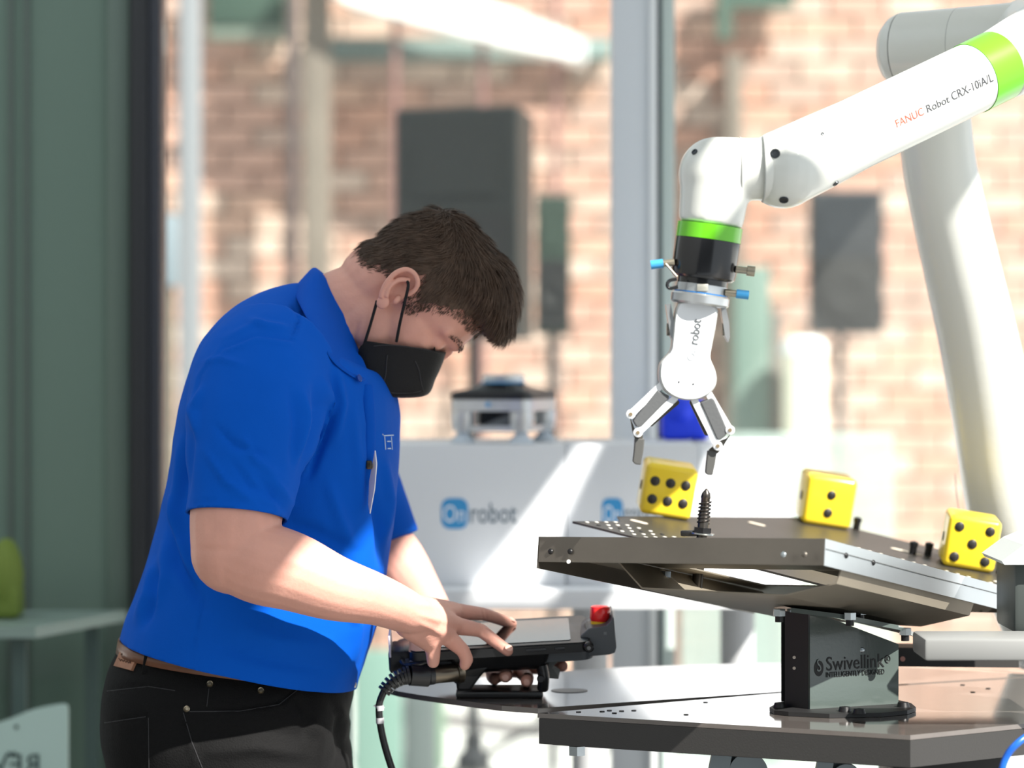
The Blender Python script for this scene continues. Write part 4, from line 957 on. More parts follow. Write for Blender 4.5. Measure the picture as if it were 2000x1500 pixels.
# ================================================================ ROBOT ARM
m_rob = M('robot_white', (222, 224, 218), 0.32, coat=0.25)
m_robg = M('robot_green', (104, 196, 30), 0.28, coat=0.4)
m_seam = M('seam_grey', (96, 98, 98), 0.5)
m_blk = M('flange_black', (20, 21, 24), 0.22, coat=0.3)
m_screw = M('screw_recess', (58, 62, 66), 0.35, 0.6)
rob = thing('robot_arm', 'white collaborative robot arm with lime green rings reaching over the dice', 'robot', P(2075, 0, 4.05)*0+Vector((0.885, 4.44, ZT)))
WJ = P(1530, 330, 3.615); EJ = P(1898, 153, 3.80); fd = (EJ-WJ).normalized()
tocam = (Vector((0, 0, CZ))-(WJ+EJ)/2); tocam = (tocam-fd*tocam.dot(fd)).normalized(); fup = fd.cross(tocam); fup = fup if fup.z > 0 else -fup
# forearm: slightly conical tube with a domed wrist end
rf = 0.0475
fore = remesh([tube([WJ-fd*0.004, WJ+fd*0.06, WJ+fd*0.13, EJ, EJ+fd*0.012], [0.0500, 0.0490, 0.0470, rf, rf], 48), ellipsoid(WJ, (0.0505, 0.0505, 0.0505))], 0.003, 4)
fo = obj('forearm', fore, m_rob, rob, sharp=None, fix=False, label='glossy white forearm tube with model lettering')
obj('ring', tube([EJ-fd*0.001, EJ+fd*0.010, EJ+fd*0.030, EJ+fd*0.050], [rf+.0009, rf+.0010, rf+.0011, rf+.0012], 64), m_robg, rob, label='lime green ring at the elbow end of the forearm')
EH = EJ+fd*0.0505
obj('elbow_housing', remesh([tube([EH, EH+fd*0.03, EH+fd*0.09], [rf+.001, rf+.004, rf+.010], 48), ellipsoid(EH+fd*0.10+Vector((0.01, 0.0, 0)), (0.062, 0.062, 0.062)), tube([EH+fd*0.09, P(2010, 75, 4.0)], [0.058, 0.058], 40)], 0.0035, 5), m_rob, rob, sharp=None, fix=False)
# rear joint housing with end cap
ra0 = P(1762, 100, 4.08); ra1 = P(2020, 82, 3.97); rd = (ra1-ra0).normalized()
obj('joint_housing', tube([ra0+rd*0.004, ra0+rd*0.09, ra1], [0.0555, 0.0560, 0.0575], 64), m_rob, rob)
obj('joint_cap', lathe([(0.0, -0.030), (0.022, -0.0285), (0.040, -0.022), (0.050, -0.011), (0.0547, 0.0), (0.0552, 0.0025), (0.0, 0.0025)], ra0, rd, 64), m_rob, rob)
obj('seam', tube([ra0+rd*0.0025, ra0+rd*0.0042], 0.0549, 64), m_seam, rob)
obj('seam', tube([ra0+rd*0.092, ra0+rd*0.0928], 0.0563, 64), M('seam_light', (180, 182, 180), 0.5), rob)
obj('screw', lathe([(0.0, 0.001), (0.004, 0.001), (0.005, 0.0), (0.0, 0.0)], ra0-rd*0.012+Vector((0.0, -0.0485, 0.012)), Vector((-0.4, -0.9, 0.2)), 12), m_screw, rob)
# lower link
lk = [(1822, 190, 4.10, .0525), (1836, 330, 4.14, .0540), (1873, 500, 4.20, .0565), (1910, 660, 4.26, .0595), (1942, 820, 4.31, .0635), (1972, 980, 4.35, .0680), (2010, 1120, 4.39, .0720), (2060, 1240, 4.42, .074)]
lp_ = spline([P(a, b, c) for a, b, c, r in lk], 5); lr = [x.x for x in spline([Vector((q[3], 0, 0)) for q in lk], 5)]
obj('lower_link', remesh([tube(lp_, [(r*0.92, r) for r in lr], 48), ellipsoid(lp_[0]+Vector((0, 0, 0.012)), (0.052, 0.05, 0.06))], 0.004, 6), m_rob, rob, sharp=None, fix=False, label='tapering white lower link')
obj('link_wire', tube(spline([P(1866, 925, 4.29), P(1868, 960, 4.285), P(1874, 1000, 4.28), P(1882, 1030, 4.28)], 5), 0.0008, 6), m_seam, rob)
bx_ = 0.885; by_ = 4.44
obj('base', lathe([(0.0, 0.0), (0.095, 0.0), (0.095, 0.03), (0.085, 0.05), (0.08, 0.12), (0.07, 0.16), (0.0, 0.16)], (bx_, by_, ZT+0.0005), (0, 0, 1), 48), m_rob, rob)
obj('shoulder', lathe([(0.0, -0.09), (0.07, -0.085), (0.078, -0.06), (0.078, 0.06), (0.07, 0.085), (0.0, 0.09)], (bx_, by_, ZT+0.17), (0.3, 1, 0), 40), m_rob, rob)
# wrist: bent housing
wc = P(1396, 332, 3.60); gd = Vector((-0.135, 0, -0.99)).normalized()
def GA(y): return P(1387-0.137*(y-440), y, 3.60)    # axis of wrist and gripper
wr = remesh([tube([P(1398, 345, 3.60), GA(400), GA(440)], [0.0450, 0.0430, 0.0412], 48), ellipsoid(P(1397, 340, 3.60), (0.0475, 0.046, 0.0475)),
             tube([P(1397, 332, 3.60), P(1455, 330, 3.60), P(1540, 332, 3.615)], [0.0425, 0.0395, 0.0410], 48)], 0.003, 26)
# flatten the lower end so that the ring seats on it
co, no = get_arrays(wr); a0 = np.array(GA(440)); g = np.array(gd); d = (co-a0)@g; co -= np.outer(np.maximum(d, 0), g); set_co(wr, co)
wo = obj('wrist', wr, m_rob, rob, sharp=None, fix=False, label='white bent wrist housing')
obj('ring', tube([GA(440), GA(469)], [0.0416, 0.0414], 64), m_robg, rob, label='lime green ring above the tool flange')
obj('tool_flange', tube([GA(469.5), GA(474), GA(532), GA(541), GA(545)], [0.0412, 0.0414, 0.0412, 0.0400, 0.0370], 64), m_blk, rob, label='glossy black tool flange')
for y0, px0 in ((1445, 0), (1490, 1)):
    c = P(y0, 331, 3.60); obj('seam', tube([c-Vector((0.0005, 0, 0)), c+Vector((0.0005, 0, 0))], 0.0412+0.0012*px0, 56), M('seam_light', (180, 182, 180), 0.5), rob)
dgr = bpy.context.evaluated_depsgraph_get()
def bv(me):
    b_ = bmesh.new(); b_.from_mesh(me); t = BVHTree.FromBMesh(b_); b_.free(); return t
bf, bw = bv(fore), bv(wr)
def cast(trees, px, py):
    d = (P(px, py, 4.0)-Vector((0, 0, CZ))).normalized(); best = None
    for t in trees:
        h = t.ray_cast(Vector((0, 0, CZ)), d)
        if h[0] is not None and (best is None or h[3] < best[2]): best = (h[0], h[1], h[3])
    return best
for x, y, r in ((1514, 300, 0.0062), (1531, 390, 0.0058), (1632, 358, 0.0042), (1606, 262, 0.0022), (1357, 297, 0.004)):
    h = cast((bf, bw), x, y)
    if h: obj('screw', lathe([(0.0, 0.0010), (r*0.55, 0.0010), (r*0.62, 0.0018), (r, 0.0016), (r*1.05, 0.0), (0.0, -0.001)], h[0], h[1], 16), m_screw, rob)
# lettering wrapped on the forearm
def wrap_text(s, size, s0, length, phi, mat):
    mb = text_mb(s, size, 0.0, bold=0.00008); xs = [v[0] for v in mb.v]; k = length/(max(xs)-min(xs)); x0 = min(xs); V = []
    for x, y, z in mb.v:
        a = phi+y/rf; t = (x-x0)*k+s0; L_ = (EJ-WJ).length
        r = 0.0490+(rf-0.0490)*min(1, t/L_)+0.0017
        q = WJ+fd*t+tocam*(r*math.cos(a))+fup*(r*math.sin(a)); h = bf.find_nearest(q); V.append(h[0]+h[1]*0.0006)
    o = obj('lettering', MB().add(V, mb.f), mat, fo, smooth=False, fix=False); return o
L_ = (EJ-WJ).length
wrap_text('FANUC', 0.0145, L_*0.455, L_*0.145, -0.33, M('text_red', (196, 84, 64), 0.5))
wrap_text('Robot', 0.0145, L_*0.618, L_*0.12, -0.33, M('text_grey', (62, 64, 68), 0.5))
wrap_text('CRX-10iA/L', 0.0158, L_*0.752, L_*0.225, -0.33, M('text_grey', (62, 64, 68), 0.5))
# ================================================================ GRIPPER
gr = thing('gripper', 'white two-finger gripper with grey pads hanging from the robot flange', 'gripper', GA(546))
m_gs = M('gripper_silver', (186, 190, 192), 0.3, 0.75); m_gw = M('gripper_white', (232, 235, 238), 0.35); m_pad = M('pad_grey', (84, 86, 88), 0.7, bump=(300, 0.1)); m_tip = M('tip_rubber', (78, 78, 76), 0.6)
m_cy = M('fitting_blue', (62, 150, 206), 0.35)
obj('neck', tube([GA(545.5), GA(556)], 0.0320, 48), m_blk, gr)
obj('changer', tube([GA(556.5), GA(572)], [0.0325, 0.0330], 48), m_gs, gr)
obj('blue_band', tube([GA(572.3), GA(574.5)], 0.0338, 48), M('band_blue', (40, 120, 190), 0.4), gr)
obj('mount_disc', tube([GA(574.8), GA(578), GA(592), GA(596)], [0.0350, 0.0372, 0.0372, 0.0345], 48), m_gs, gr)
obj('latch', box(GA(563)+Vector((-0.001, -0.0325, 0)), (0.014, 0.004, 0.009), bev=0.001), M('latch', (210, 208, 196), 0.35, 0.6), gr)
for sx, dx in ((-1, 0), (1, 0)):
    c = GA(625)+Vector((sx*0.0345, 0.0, 0))
    obj('side_ear', prism(place2([(-0.003, 0.02), (0.003, 0.02), (0.0045, -0.004), (0.003, -0.022), (0.0, -0.028), (-0.003, -0.020)], c+Vector((0, -0.014, 0)), (1, 0, 0.14), (-0.14, 0, 1)), (0, 0.028, 0)), m_gs, gr, smooth=False)
    obj('ear_pin', tube([c+Vector((sx*0.004, 0, -0.012)), c+Vector((-sx*0.003, 0, -0.012))], 0.008, 20), M('pin_dark', (120, 118, 110), 0.3, 0.8), gr)
def fitting(px, py, sgn, blue):
    c = P(px, py, 3.585); a = Vector((sgn, 0, -0.12)).normalized()
    f = obj('fitting', tube([c, c+a*0.014], 0.0045, 14), M('fitting_metal', (176, 168, 150), 0.3, 0.85), gr)
    obj('fitting_cap', tube([c+a*0.0142, c+a*(0.030 if blue else 0.024)], 0.0058 if blue else 0.0066, 16), m_cy if blue else M('fitting_metal', (176, 168, 150), 0.3, 0.85), f)
fitting(1317, 512, -1, True); fitting(1437, 526, 1, False); fitting(1416, 571, 1, True)
obj('cable_clip', tube(spline([P(1322, 545, 3.57), P(1308, 548, 3.57), P(1303, 556, 3.57), P(1308, 563, 3.57), P(1324, 560, 3.57)], 4), 0.0022, 8), m_blk, gr)
obj('clip_bar', tube([P(1300, 515, 3.575), P(1322, 540, 3.575)], 0.0014, 8), M('fitting_metal', (176, 168, 150), 0.3, 0.85), gr)
outl = [(1325, 594), (1335, 588), (1392, 595), (1401, 603), (1402, 612), (1398, 640), (1390, 680), (1388, 700), (1396, 720), (1400, 738), (1397, 755), (1385, 770), (1368, 779), (1349, 782), (1325, 779), (1305, 769), (1293, 756), (1287, 736), (1289, 712), (1297, 700), (1309, 686), (1313, 670), (1319, 612)]
sp2 = spline([Vector((a, b, 0)) for a, b in outl]+[Vector((outl[0][0], outl[0][1], 0))], 3)[:-1]
gbod = obj('gripper_body', prism([P(q.x, q.y, 3.582) for q in sp2], (0, 0.040, 0)), M('gripper_side', (196, 198, 196), 0.35, 0.3), gr, sharp=40)
md = gbod.modifiers.new('b', 'BEVEL'); md.width = 0.003; md.segments = 3; md.limit_method = 'ANGLE'; md.angle_limit = 0.9
cxm = sum((q.x for q in sp2))/len(sp2); cym = sum((q.y for q in sp2))/len(sp2)
cov = obj('front_cover', prism([P(cxm+(q.x-cxm)*0.93, cym+(q.y-cym)*0.965, 3.5815) for q in sp2], (0, -0.0022, 0)), m_gw, gr, sharp=40, label='white cover plate with printed maker name')
gax = Vector((0.15, 0, 0.989)); gay = Vector((-0.989, 0, 0.15))
letter('lettering', 'robot', 0.0165, P(1363, 673, 3.5787), gax, gay, M('text_dark', (74, 78, 82), 0.5), cov, 0.0005, fit=0.0315)
letter('lettering', 'On', 0.0145, P(1357, 705, 3.5787), gax, gay, M('text_pale', (206, 212, 216), 0.4), cov, 0.0005, fit=0.0170)
for x, y in ((1326, 746), (1354, 750)): obj('screw', lathe([(0, .0006), (.0012, .0006), (.0012, 0), (0, 0)], P(x, y, 3.5792), (0, -1, 0), 8), m_screw, cov)
def bar2(a, b, w, y0, d):
    A, B = P(a[0], a[1], y0), P(b[0], b[1], y0); u = (B-A).normalized(); n = Vector((-u.z, 0, u.x)); pts = []
    for c, s in ((A, -1), (B, 1)):
        for k in range(9):
            t = math.pi*(k/8-0.5); pts.append(c+(u*(s*math.cos(t))+n*(s*math.sin(t)))*w)
    return prism(pts, (0, d, 0))
for side, o1, o2, i1, i2, pad, tip, dk, ib in (
    ('left', (1292, 752), (1232, 809), (1318, 778), (1246, 845), [(1284, 762), (1308, 773), (1306, 779), (1252, 834), (1243, 834), (1236, 822)], [(1240, 857), (1259, 857), (1257, 880), (1252, 908), (1241, 907), (1236, 902), (1239, 878)], [(1230, 812), (1240, 838), (1256, 850), (1254, 860), (1241, 860), (1236, 845)], ((1322, 786), (1272, 828))),
    ('right', (1384, 768), (1426, 840), (1356, 780), (1402, 871), [(1368, 786), (1390, 777), (1395, 780), (1421, 840), (1418, 850), (1406, 860), (1400, 858)], [(1383, 880), (1400, 883), (1397, 905), (1392, 928), (1382, 928), (1378, 924), (1380, 902)], [(1428, 846), (1420, 856), (1405, 862), (1385, 878), (1386, 886), (1401, 886), (1410, 876)], ((1352, 786), (1380, 846)))):
    F_ = obj('finger', bar2(o1, o2, 0.0043, 3.586, 0.006), m_gw, gr, sharp=40, label=side + ' gripper finger')
    obj('inner_link', bar2(i1, i2, 0.0043, 3.586, 0.006), m_gw, F_, sharp=40)
    obj('rear_link', bar2(ib[0], ib[1], 0.0032, 3.606, 0.006), M('link_dark', (96, 92, 84), 0.4, 0.5), F_, sharp=40)
    pd = obj('pad', prism([P(x, y, 3.584) for x, y in pad], (0, 0.026, 0)), m_pad, F_, smooth=False); md = pd.modifiers.new('b', 'BEVEL'); md.width = 0.0015; md.segments = 2
    obj('knuckle_plate', prism([P(x, y, 3.594) for x, y in dk], (0, 0.008, 0)), M('link_dark', (96, 92, 84), 0.4, 0.5), F_, smooth=False)
    tp = obj('fingertip', prism([P(x, y, 3.589) for x, y in tip], (0, 0.018, 0)), m_tip, F_, smooth=False); md = tp.modifiers.new('b', 'BEVEL'); md.width = 0.0012; md.segments = 2
    for c in (o2, i2):
        j = obj('pivot', lathe([(0.0, 0.003), (0.0042, 0.003), (0.0058, 0.0022), (0.0058, -0.010), (0.0, -0.010)], P(c[0], c[1], 3.585), (0, -1, 0), 20), m_gw, F_)
        obj('pin', lathe([(0.0, 0.0008), (0.0026, 0.0008), (0.0026, 0.0), (0, 0)], P(c[0], c[1], 3.5818), (0, -1, 0), 12), M('brass_pin', (170, 150, 120), 0.35, 0.7), j)
# ---- robot side equipment at the right edge
rb = thing('junction_box', 'dark grey junction box with white sloping lid at the right edge of the photo', 'box', P(2070, 1230, 3.78))
obj('body', pxbox(1981, 2160, 1096, 1238, 3.72, 0.14, 0.006), M('box_greygreen', (66, 72, 70), 0.5), rb)
obj('lid', prism([P(1957, 1096, 3.70), P(1962, 1103, 3.70), P(2160, 1103, 3.70), P(2160, 1000, 3.70), P(2000, 1064, 3.70)], (0, 0.16, 0)), M('lid_pale', (206, 212, 210), 0.5), rb, smooth=False)
sh = thing('side_shelf', 'thick light grey slab projecting in from the right edge above the table', 'shelf', P(1950, 1290, 3.7))
obj('board', pxbox(1806, 2160, 1248, 1291, 3.60, 0.11, 0.004), M('slab_grey', (132, 133, 132), 0.45), sh)
obj('support', box((0.78, 3.66, (ZT+P(0, 1292, 3.66).z)/2-0.001), (0.03, 0.06, P(0, 1292, 3.66).z-ZT-0.004)), m_tab, sh, smooth=False)
# ================================================================ DISPLAY SHELF WITH BOXES
m_box = M('display_white', (224, 227, 231), 0.55); m_logo = M('logo_blue', (58, 148, 206), 0.5); m_lt = M('logo_grey', (84, 108, 124), 0.5); m_lw = M('logo_white', (236, 240, 243), 0.5)
zS = CZ-(1144-HY)/FPX*4.95
tb = thing('display_table', 'long white display table on a grey tube leg behind the work table', 'table', (0.1, 5.1, 0))
obj('table_top', box((0.045, 5.12, zS-0.016), (0.93, 0.54, 0.032), bev=0.002), m_box, tb)
for x, y in ((P(1152, 0, 5.0).x, 5.0), (-0.33, 5.0), (0.42, 5.30), (-0.33, 5.30)):
    obj('leg', lathe([(0.0, 0.0), (0.06, 0.0), (0.06, 0.01), (0.032, 0.014), (0.032, zS-0.034), (0.0, zS-0.034)], (x, y, 0), (0, 0, 1), 32), M('leg_grey', (186, 188, 190), 0.4), tb)
def onbox(x0, x1, y0, Y, d, name, label, zb=None):
    a, b = P(x0, y0, Y), P(x1, y0, Y); zb = zS+0.0005
    t = thing(name, label, 'box', ((a.x+b.x)/2, Y+d/2, zb), 'white display boxes')
    obj('body', box(((a.x+b.x)/2, Y+d/2, (a.z+zb)/2), (b.x-a.x, d, a.z-zb), bev=0.002), m_box, t)
    return t
def logo(t, px, py, k, Y, txt=True):
    o = P(px, py, Y-0.0004); w = 52/FPX*Y*k; h = 60/FPX*Y
    mk_ = obj('logo', prism(place2(rrect(w, h, w*0.33, 8), o, (1, 0, 0), (0, 0, 1)), (0, -0.0006, 0)), m_logo, t, smooth=False, label='blue rounded logo')
    letter('logo_letters', 'On', h*0.80, o+Vector((-w*0.42, -0.0007, -h*0.28)), (1, 0, 0), (0, 0, 1), m_lw, mk_, 0.0006, fit=w*0.80)
    if txt: letter('lettering', 'robot', 0.050, o+Vector((w*0.60, -0.0001, -h*0.30)), (1, 0, 0), (0, 0, 1), m_lt, t, 0.0008, fit=90/FPX*Y*k)
b1 = onbox(700, 1104, 868, 4.95, 0.33, 'display_box', 'white display box with blue square logo under the vacuum gripper'); logo(b1, 888, 1003, 1.0, 4.95)
b2 = onbox(1106, 1364, 868, 4.96, 0.33, 'display_box', 'white display box right of the first one, its blue logo cut off by the tray'); logo(b2, 1196, 1003, 0.78, 4.96)
b3 = onbox(1367, 1549, 866, 5.04, 0.28, 'display_box', 'plain sunlit white display box behind the six-spot die')
zb1 = CZ-(868-HY)/FPX*4.95+0.0006
# vacuum gripper
vg = thing('vacuum_gripper', 'silver and black vacuum gripper with suction cups standing on the display box', 'gripper', P(983, 866, 5.08))
m_al = M('brushed_alu', (214, 216, 218), 0.32, 0.55, var=(30, 0.08)); m_vb = M('gripper_black', (26, 27, 30), 0.35)
m_cup = M('cup_silicone', (196, 206, 216), 0.5)
LB = [(904, 5.02), (1018, 4.995), (1063, 5.13)]
kx = FPX/5.06
def vz(py): return zb1+(865-py)/kx
cc = Vector((P(983, 0, 5.06).x, 5.06, 0)); LBW = [Vector((P(x, 0, Y).x, Y, 0)) for x, Y in LB]
def lobed(r, grow=0.0, n=60, mid=0.05):
    """outline round the three lobes: support function of three discs"""
    pts = []
    for k in range(n):
        a = 2*math.pi*k/n; d = Vector((math.cos(a), math.sin(a), 0)); pts.append(max((p+d*(r+grow) for p in LBW), key=lambda q: q.dot(d)))
    return pts
obj('upper_body', prism([p+Vector((0, 0, vz(803))) for p in lobed(0.020)], (0, 0, vz(781)-vz(803))), m_al, vg, sharp=30)
for (x, Y), w in zip(LB, LBW):
    lo = obj('cylinder', lathe([(0.0, vz(842)), (0.0175, vz(842)), (0.0200, vz(826)), (0.0205, vz(824)), (0.0205, vz(804)), (0.0, vz(804))], (w.x, w.y, 0), (0, 0, 1), 32), m_al, vg)
    obj('suction_cup', lathe([(0.0, vz(864.6)), (0.0235, vz(864.6)), (0.019, vz(857)), (0.012, vz(851)), (0.0105, vz(842.2)), (0.0, vz(842.2))], (w.x, w.y, 0), (0, 0, 1), 28), m_cup, vg)
obj('plate', prism([cc+(p-cc)*0.86+Vector((0, 0, vz(843))) for p in lobed(0.018)], (0, 0, vz(832)-vz(843))), m_al, vg, sharp=30)
obj('core', box((cc.x, cc.y+0.02, (vz(832)+vz(804))/2), (0.09, 0.05, vz(804)-vz(832)), bev=0.006), M('core_dark', (52, 54, 58), 0.5), vg)
obj('gusset', prism([(cc.x-0.05, cc.y-0.036, vz(838)), (cc.x+0.035, cc.y-0.05, vz(838)), (cc.x+0.035, cc.y-0.05, vz(806)), (cc.x+0.01, cc.y-0.046, vz(808))], (0, 0.006, 0)), M('gusset_grey', (120, 126, 132), 0.5), vg, smooth=False)
o1 = lobed(0.021)
n_ = len(o1); rings = [[p+Vector((0, 0, vz(780.8))) for p in o1], [p+Vector((0, 0, vz(770))) for p in o1], [cc+(p-cc)*0.96+Vector((0, 0, vz(766))) for p in o1], [cc+(p-cc)*0.6+Vector((0, 0, vz(759))) for p in o1], [cc+Vector((0, 0, 0))+(p-cc).normalized()*0.044+Vector((0, 0, vz(750))) for p in o1]]
obj('top_cover', loft(rings), m_vb, vg, sharp=40)
obj('blue_band', lathe([(0.0, vz(749.8)), (0.041, vz(749.8)), (0.040, vz(747.6)), (0.0, vz(747.6))], (cc.x, cc.y, 0), (0, 0, 1), 40), m_cy, vg)
obj('quick_changer', lathe([(0.0, vz(747.4)), (0.036, vz(747.4)), (0.0375, vz(743)), (0.0375, vz(735)), (0.034, vz(733)), (0.0, vz(733))], (cc.x, cc.y, 0), (0, 0, 1), 40), m_al, vg)
obj('blue_dot', lathe([(0, .0006), (.0045, .0006), (.0045, 0), (0, 0)], P(953, 790, 4.972), (0, -1, 0), 14), m_logo, vg)
# blue bag on the right box
zb3 = CZ-(866-HY)/FPX*5.04
bgx = P(1338, 0, 5.22).x
bg_ = remesh([ellipsoid((bgx, 5.24, zb3+0.044), (0.045, 0.045, 0.044)), box((bgx, 5.24, zb3+0.030), (0.088, 0.085, 0.058), bev=0.01), ellipsoid((bgx-0.01, 5.23, zb3+0.055), (0.03, 0.05, 0.028))], 0.004, 4)
tag(obj('cloth_bag', bg_, M('bag_blue', (20, 60, 226), 0.6, bump=(60, 0.4)), sharp=None), 'bright blue cloth bag on the display box behind the gripper fingers', 'bag')
# ================================================================ LOUDSPEAKERS
m_spk = M('speaker_black', (15, 19, 18), 0.55); m_grl = M('speaker_grille', (8, 8, 9), 0.6, bump=(400, 0.3))
def speaker(x0, x1, y0, y1, Y, label, yaw, stand_label, cat_group, m=m_spk):
    a, b = P(x0, y0, Y), P(x1, y1, Y); w = b.x-a.x; h = a.z-b.z; cx_ = (a.x+b.x)/2; d = w*0.82
    st = thing('speaker_stand', stand_label, 'stand', (cx_, Y+d/2, 0), 'speaker stands')
    t = thing('loudspeaker', label, 'speaker', (cx_, Y+d/2, b.z+0.0005), cat_group)
    ww = w/ (math.cos(yaw)+0.35*abs(math.sin(yaw)))
    R = Matrix.Rotation(yaw, 3, 'Z'); c = Vector((cx_, Y+d/2, 0))
    prof = [(-ww/2, -d/2), (ww/2, -d/2), (ww/2*0.72, d/2), (-ww/2*0.72, d/2)]
    bo = obj('cabinet', prism([c+R @ Vector((x, y, 0))+Vector((0, 0, b.z+0.001)) for x, y in prof], (0, 0, h)), m, t, smooth=False)
    md = bo.modifiers.new('b', 'BEVEL'); md.width = 0.012; md.segments = 3
    f0 = c+R @ Vector((0, -d/2-0.002, 0)); fx = R @ Vector((1, 0, 0)); fy = R @ Vector((0, -1, 0))
    obj('grille', prism(place2(rrect(ww*0.86, h*0.50, 0.015), f0+Vector((0, 0, b.z+h*0.29)), fx, (0, 0, 1)), fy*0.006), m_grl, t, smooth=False)
    obj('woofer', lathe([(0.0, 0.004), (ww*0.14, 0.004), (ww*0.34, 0.012), (ww*0.38, 0.009), (ww*0.38, 0.0), (0, 0)], f0+fy*0.0065+Vector((0, 0, b.z+h*0.29)), fy, 36), m_grl, t)
    obj('horn', prism(place2(rrect(ww*0.7, h*0.24, 0.02), f0+Vector((0, 0, b.z+h*0.74)), fx, (0, 0, 1)), fy*0.004), m, t, smooth=False)
    obj('pole', tube([(cx_, Y+d/2, 0.12), (cx_, Y+d/2, b.z)], 0.0165, 20), m_dark, st)
    obj('collar', lathe([(0.0, 0.0), (0.05, 0.0), (0.05, 0.03), (0.028, 0.05), (0.028, 0.09), (0.0, 0.09)], (cx_, Y+d/2, 0.28), (0, 0, 1), 20), m_dark, st)
    obj('clamp_knob', lathe([(0.0, 0.0), (0.014, 0.0), (0.014, 0.03), (0, 0.03)], (cx_+0.02, Y+d/2, 0.92), (1, -0.3, 0), 14), m_dark, st)
    for k in range(3):
        an = 2*math.pi*k/3+0.5; e = Vector((cx_+0.5*math.cos(an), Y+d/2+0.5*math.sin(an), 0.014))
        lg_ = obj('leg', tube([(cx_+0.03*math.cos(an), Y+d/2+0.03*math.sin(an), 0.27), e], 0.012, 10), m_dark, st)
        obj('rubber_foot', ellipsoid(e, (0.02, 0.02, 0.014)), m_dark, lg_)
    return t
speaker(788, 1058, 210, 662, 8.0, 'large black loudspeaker on a stand right behind the head of the person', -0.30, 'black tripod stand under the large loudspeaker behind the person', 'loudspeakers')
speaker(1573, 1724, 371, 653, 11.0, 'smaller dark loudspeaker on a stand between forearm and lower link of the robot', 0.10, 'dark tripod stand under the smaller loudspeaker by the robot', 'loudspeakers', M('speaker_grey', (34, 37, 42), 0.45))
speaker(1046, 1115, 382, 655, 9.2, 'narrow dark green loudspeaker half hidden by the large one', 0.0, 'thin dark stand of the narrow loudspeaker', 'loudspeakers', M('speaker_green', (36, 52, 42), 0.6))
# ================================================================ THINGS ON THE STREET
def streetbox(name, label, cat, x0, x1, y0, Y, d, m, y1=None):
    a, b = P(x0, y0, Y), P(x1, y0, Y); zb = 0.0 if y1 is None else P(0, y1, Y).z
    o = obj(name, box(((a.x+b.x)/2, Y+d/2, (a.z+zb)/2+0.0005), (b.x-a.x, d, a.z-zb), bev=min(0.01, (b.x-a.x)*0.2)), m); tag(o, label, cat); return o
def post_thing(name, label, x0, x1, Y, m, top=-60, cat='post'):
    a, b = P(x0, 0, Y), P(x1, 0, Y); w = b.x-a.x; cx_ = (a.x+b.x)/2; h = P(0, top, Y).z
    t = thing(name, label, cat, (cx_, Y, 0)); obj('shaft', box((cx_, Y, h/2+0.01), (w, w*0.8, h), bev=w*0.15), m, t)
    obj('base_plate', box((cx_, Y, 0.0105), (w*2, w*2, 0.02), bev=0.003), m, t); return t
post_thing('white_post', 'white post outside, just right of the dark window mullion', 350, 392, 10.0, M('post_white', (128, 130, 134), 0.6))
post_thing('brown_post', 'thin dark brown post standing in front of the brick wall left of the collar', 560, 582, 11.0, M('post_brown', (74, 62, 60), 0.6))
post_thing('concrete_column', 'taupe concrete column against the brick wall beside the brown post', 592, 646, 12.6, M('column_taupe', (116, 106, 96), 0.8, var=(3, 0.1)))
streetbox('notice_box', 'pale blue notice box on the street beside the white post', 'box', 312, 344, 418, 9.4, 0.1, M('box_paleblue', (128, 140, 148), 0.5), 560)
streetbox('notice_post', 'olive brown post carrying the pale blue notice box', 'post', 318, 338, 561, 9.42, 0.05, M('post_olive', (98, 92, 80), 0.7))
aw = thing('green_awning', 'dark green awning high on the brick wall at the top left', 'awning', P(480, 40, 12.5))
obj('valance', pxbox(405, 556, -80, 48, 12.78, 0.18, 0.01), M('awning_green', (52, 74, 62), 0.7), aw)
obj('trim', pxbox(405, 556, 49, 74, 12.80, 0.16, 0.01), M('awning_trim', (122, 132, 120), 0.7), aw)
tl = thing('steel_lintel', 'grey green steel lintel running along the brick wall above the large loudspeaker', 'lintel', P(800, 90, 12.8))
obj('beam', pxbox(590, 1195, 74, 106, 12.86, 0.1, 0.006), M('lintel_teal', (126, 142, 138), 0.6), tl)
obj('flange', pxbox(590, 1195, 107, 113, 12.82, 0.14, 0.002), M('lintel_teal', (126, 142, 138), 0.6), tl)
da = thing('canopy_arm', 'white slanting canopy arm crossing the wall at the top', 'canopy', P(900, 50, 12.0))
obj('arm', prism([P(560, -75, 12.4), P(760, -75, 12.4), P(1138, 76, 12.4), P(1136, 118, 12.4), P(980, 84, 12.4), P(690, 8, 12.4)], (0, 0.3, 0)), M('canopy_white', (238, 238, 236), 0.5), da, smooth=False)
obj('end_cap', prism([P(1139, 75, 12.38), P(1146, 78, 12.38), P(1144, 121, 12.38), P(1137, 119, 12.38)], (0, 0.34, 0)), M('canopy_white', (238, 238, 236), 0.5), da, smooth=False)
for k, x in enumerate((772, 942, 1086)):
    o = obj('wall_pipe', tube([P(x, -80, 12.5), P(x, 1400, 12.5)], 0.016, 12), M('pipe_brown', (128, 92, 88), 0.6)); tag(o, ['thin rusty pipe on the brick wall left of the large loudspeaker', 'thin rusty pipe on the brick wall above the large loudspeaker', 'thin rusty pipe on the brick wall right of the large loudspeaker'][k], 'pipe', 'wall pipes')
gf = thing('green_sign_frame', 'dark green sign frame on the brick wall above the robot wrist', 'sign', P(1480, 40, 12.8))
obj('upright', pxbox(1402, 1430, -60, 76, 12.8, 0.08), M('frame_dgreen', (66, 88, 76), 0.6), gf, smooth=False)
